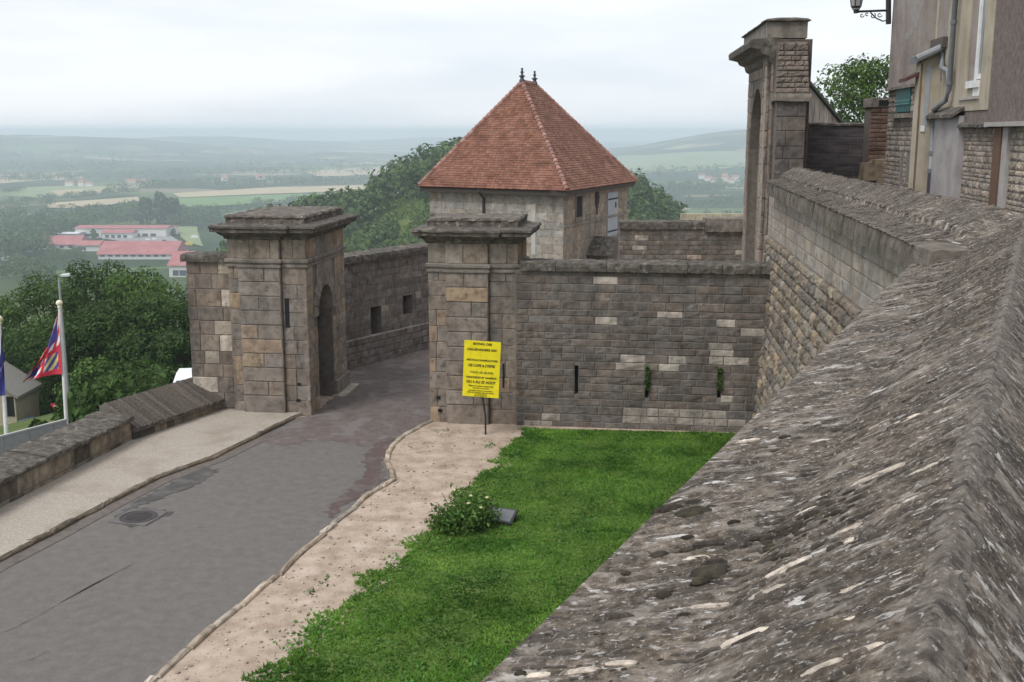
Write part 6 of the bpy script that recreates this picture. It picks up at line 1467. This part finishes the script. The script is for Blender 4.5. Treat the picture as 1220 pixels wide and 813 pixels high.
works(92, 118, 287, 293, 300, 20, 'small red-roofed link building between the two halls', [(.1, .4, .3, .7)])
works(117, 208, 288, 304, 310, 40, 'largest front hall with long red roof and a row of windows', [(.03+i*.1, .09+i*.1, .55, .9) for i in range(9)])
works(202, 224, 300, 317, 331, 34, 'white building with dark glazing and red roof nearest the wing wall', [(.2, .5, .15, .6), (.55, .93, .15, .6)])
works(188, 209, 270, 271.5, 281, 12, 'small dark glazed block at the right end of the school', [(.0, .75, .1, .95)])
for i, (px, py, lab, cc) in enumerate([(232, 286, 'white van parked at the right of the school car park', (.7, .7, .7)), (176, 289, 'white car on the school car park, left of three', (.7, .7, .7)), (184, 288.5, 'white car on the school car park, middle of three', (.72, .7, .68)), (196, 290, 'dark car on the school car park', (.06, .06, .07)), (153, 284, 'grey car before the school wing', (.2, .2, .2)), (225, 295, 'yellow truck beside the school car park', (.6, .42, .06))]):
    p = ground_at(px, py); z0 = float(terrain(p.x, p.y))+1.6; s = 1.6 if i in (0, 5) else 1.0
    m = MB(); Y = p.y; A = [(-2.2, 0), (2.2, 0), (2.2, .9), (1.5, 1.0), (.9, 1.7), (-1.5, 1.7), (-2.2, 1.0)]; m.extrude([Vector((p.x+a*s, Y-.9*s, z0+.2+z*s)) for a, z in A], [Vector((p.x+a*s, Y+.9*s, z0+.2+z*s)) for a, z in A]); o = m.build('parked_car', plain('far_car', cc, .4)); tag(o, lab, 'car', 'vehicles at the school')
tree_specs = [(112, 286, 11, 'round tree in front of the long white school block'), (207, 283, 9, 'small tree at the right end of the school'), (97, 292, 8, 'small tree before the red-roofed link building')]
for i, (px, py, h, lab) in enumerate(tree_specs):
    p = ground_at(px, py); z0 = float(terrain(p.x, p.y)); tree(p.x, p.y, z0+h, h*.4, lab, 'trees around the school', 500, 1.0, 'leaf_light', seed=80+i, low=.1)
# village houses far off
vr = random.Random(6); vw = plain('village_wall', (.66, .62, .56), .9); vt = plain('village_roof', (.34, .17, .12), .9)
vh = []
for (x0, x1, y0, y1, n, lab) in ((82, 112, 221, 224, 4, 'pale house with reddish roof in the small hamlet above the left end of the school'), (150, 178, 219, 223, 5, 'pale house with reddish roof in the hamlet above the tall tree clump'), (262, 320, 213, 217, 6, 'tiny pale house in the far valley village above the left gate pier'), (835, 880, 211, 219, 8, 'pale house in the hazy valley village left of the tall gateway'), (755, 757, 211, 213, 1, 'single long pale building in the haze right of the pavilion roof'), (10, 30, 297, 304, 3, 'pale house beside the valley road at the left edge')):
    for i in range(n): vh.append((vr.uniform(x0, x1), vr.uniform(y0, y1), lab))
for i, (px, py, lab) in enumerate(vh):
    p = ground_at(px, py); z0 = float(terrain(p.x, p.y)); w, d, h = vr.uniform(10, 18), vr.uniform(9, 12), vr.uniform(6, 9)
    root = thing('village_house', (p.x, p.y, z0), lab, 'house', 'houses: '+lab.split(' in ')[-1].split(' beside ')[-1])
    m = MB(); m.box((p.x-w/2, p.y, z0-4), (p.x+w/2, p.y+d, z0+h)); m.build('wall', vw, root)
    m = MB(); A = [Vector((p.x-w/2-.4, p.y-.6, z0+h)), Vector((p.x-w/2-.4, p.y+d/2, z0+h+d*.4)), Vector((p.x-w/2-.4, p.y+d+.6, z0+h))]; m.extrude(A, [q+Vector((w+.8, 0, 0)) for q in A]); m.build('roof', vt, root)
# ------------------------------------------------------------------ haze
hzm = bpy.data.materials.new('haze'); hzm.use_nodes = True; nt = hzm.node_tree; nt.nodes.clear()
o_ = nt.nodes.new('ShaderNodeOutputMaterial'); v_ = nt.nodes.new('ShaderNodeVolumePrincipled'); v_.inputs['Color'].default_value = (.8, .91, 1, 1); v_.inputs['Density'].default_value = .00027; v_.inputs['Anisotropy'].default_value = .1
nt.links.new(v_.outputs[0], o_.inputs['Volume'])
mb = MB(); mb.box((-17000, -17000, -140), (17000, 17000, 34)); hzo = mb.build('haze', hzm); hzo['kind'] = 'stuff'
try: hzm.cycles.homogeneous_volume = True
except Exception: pass
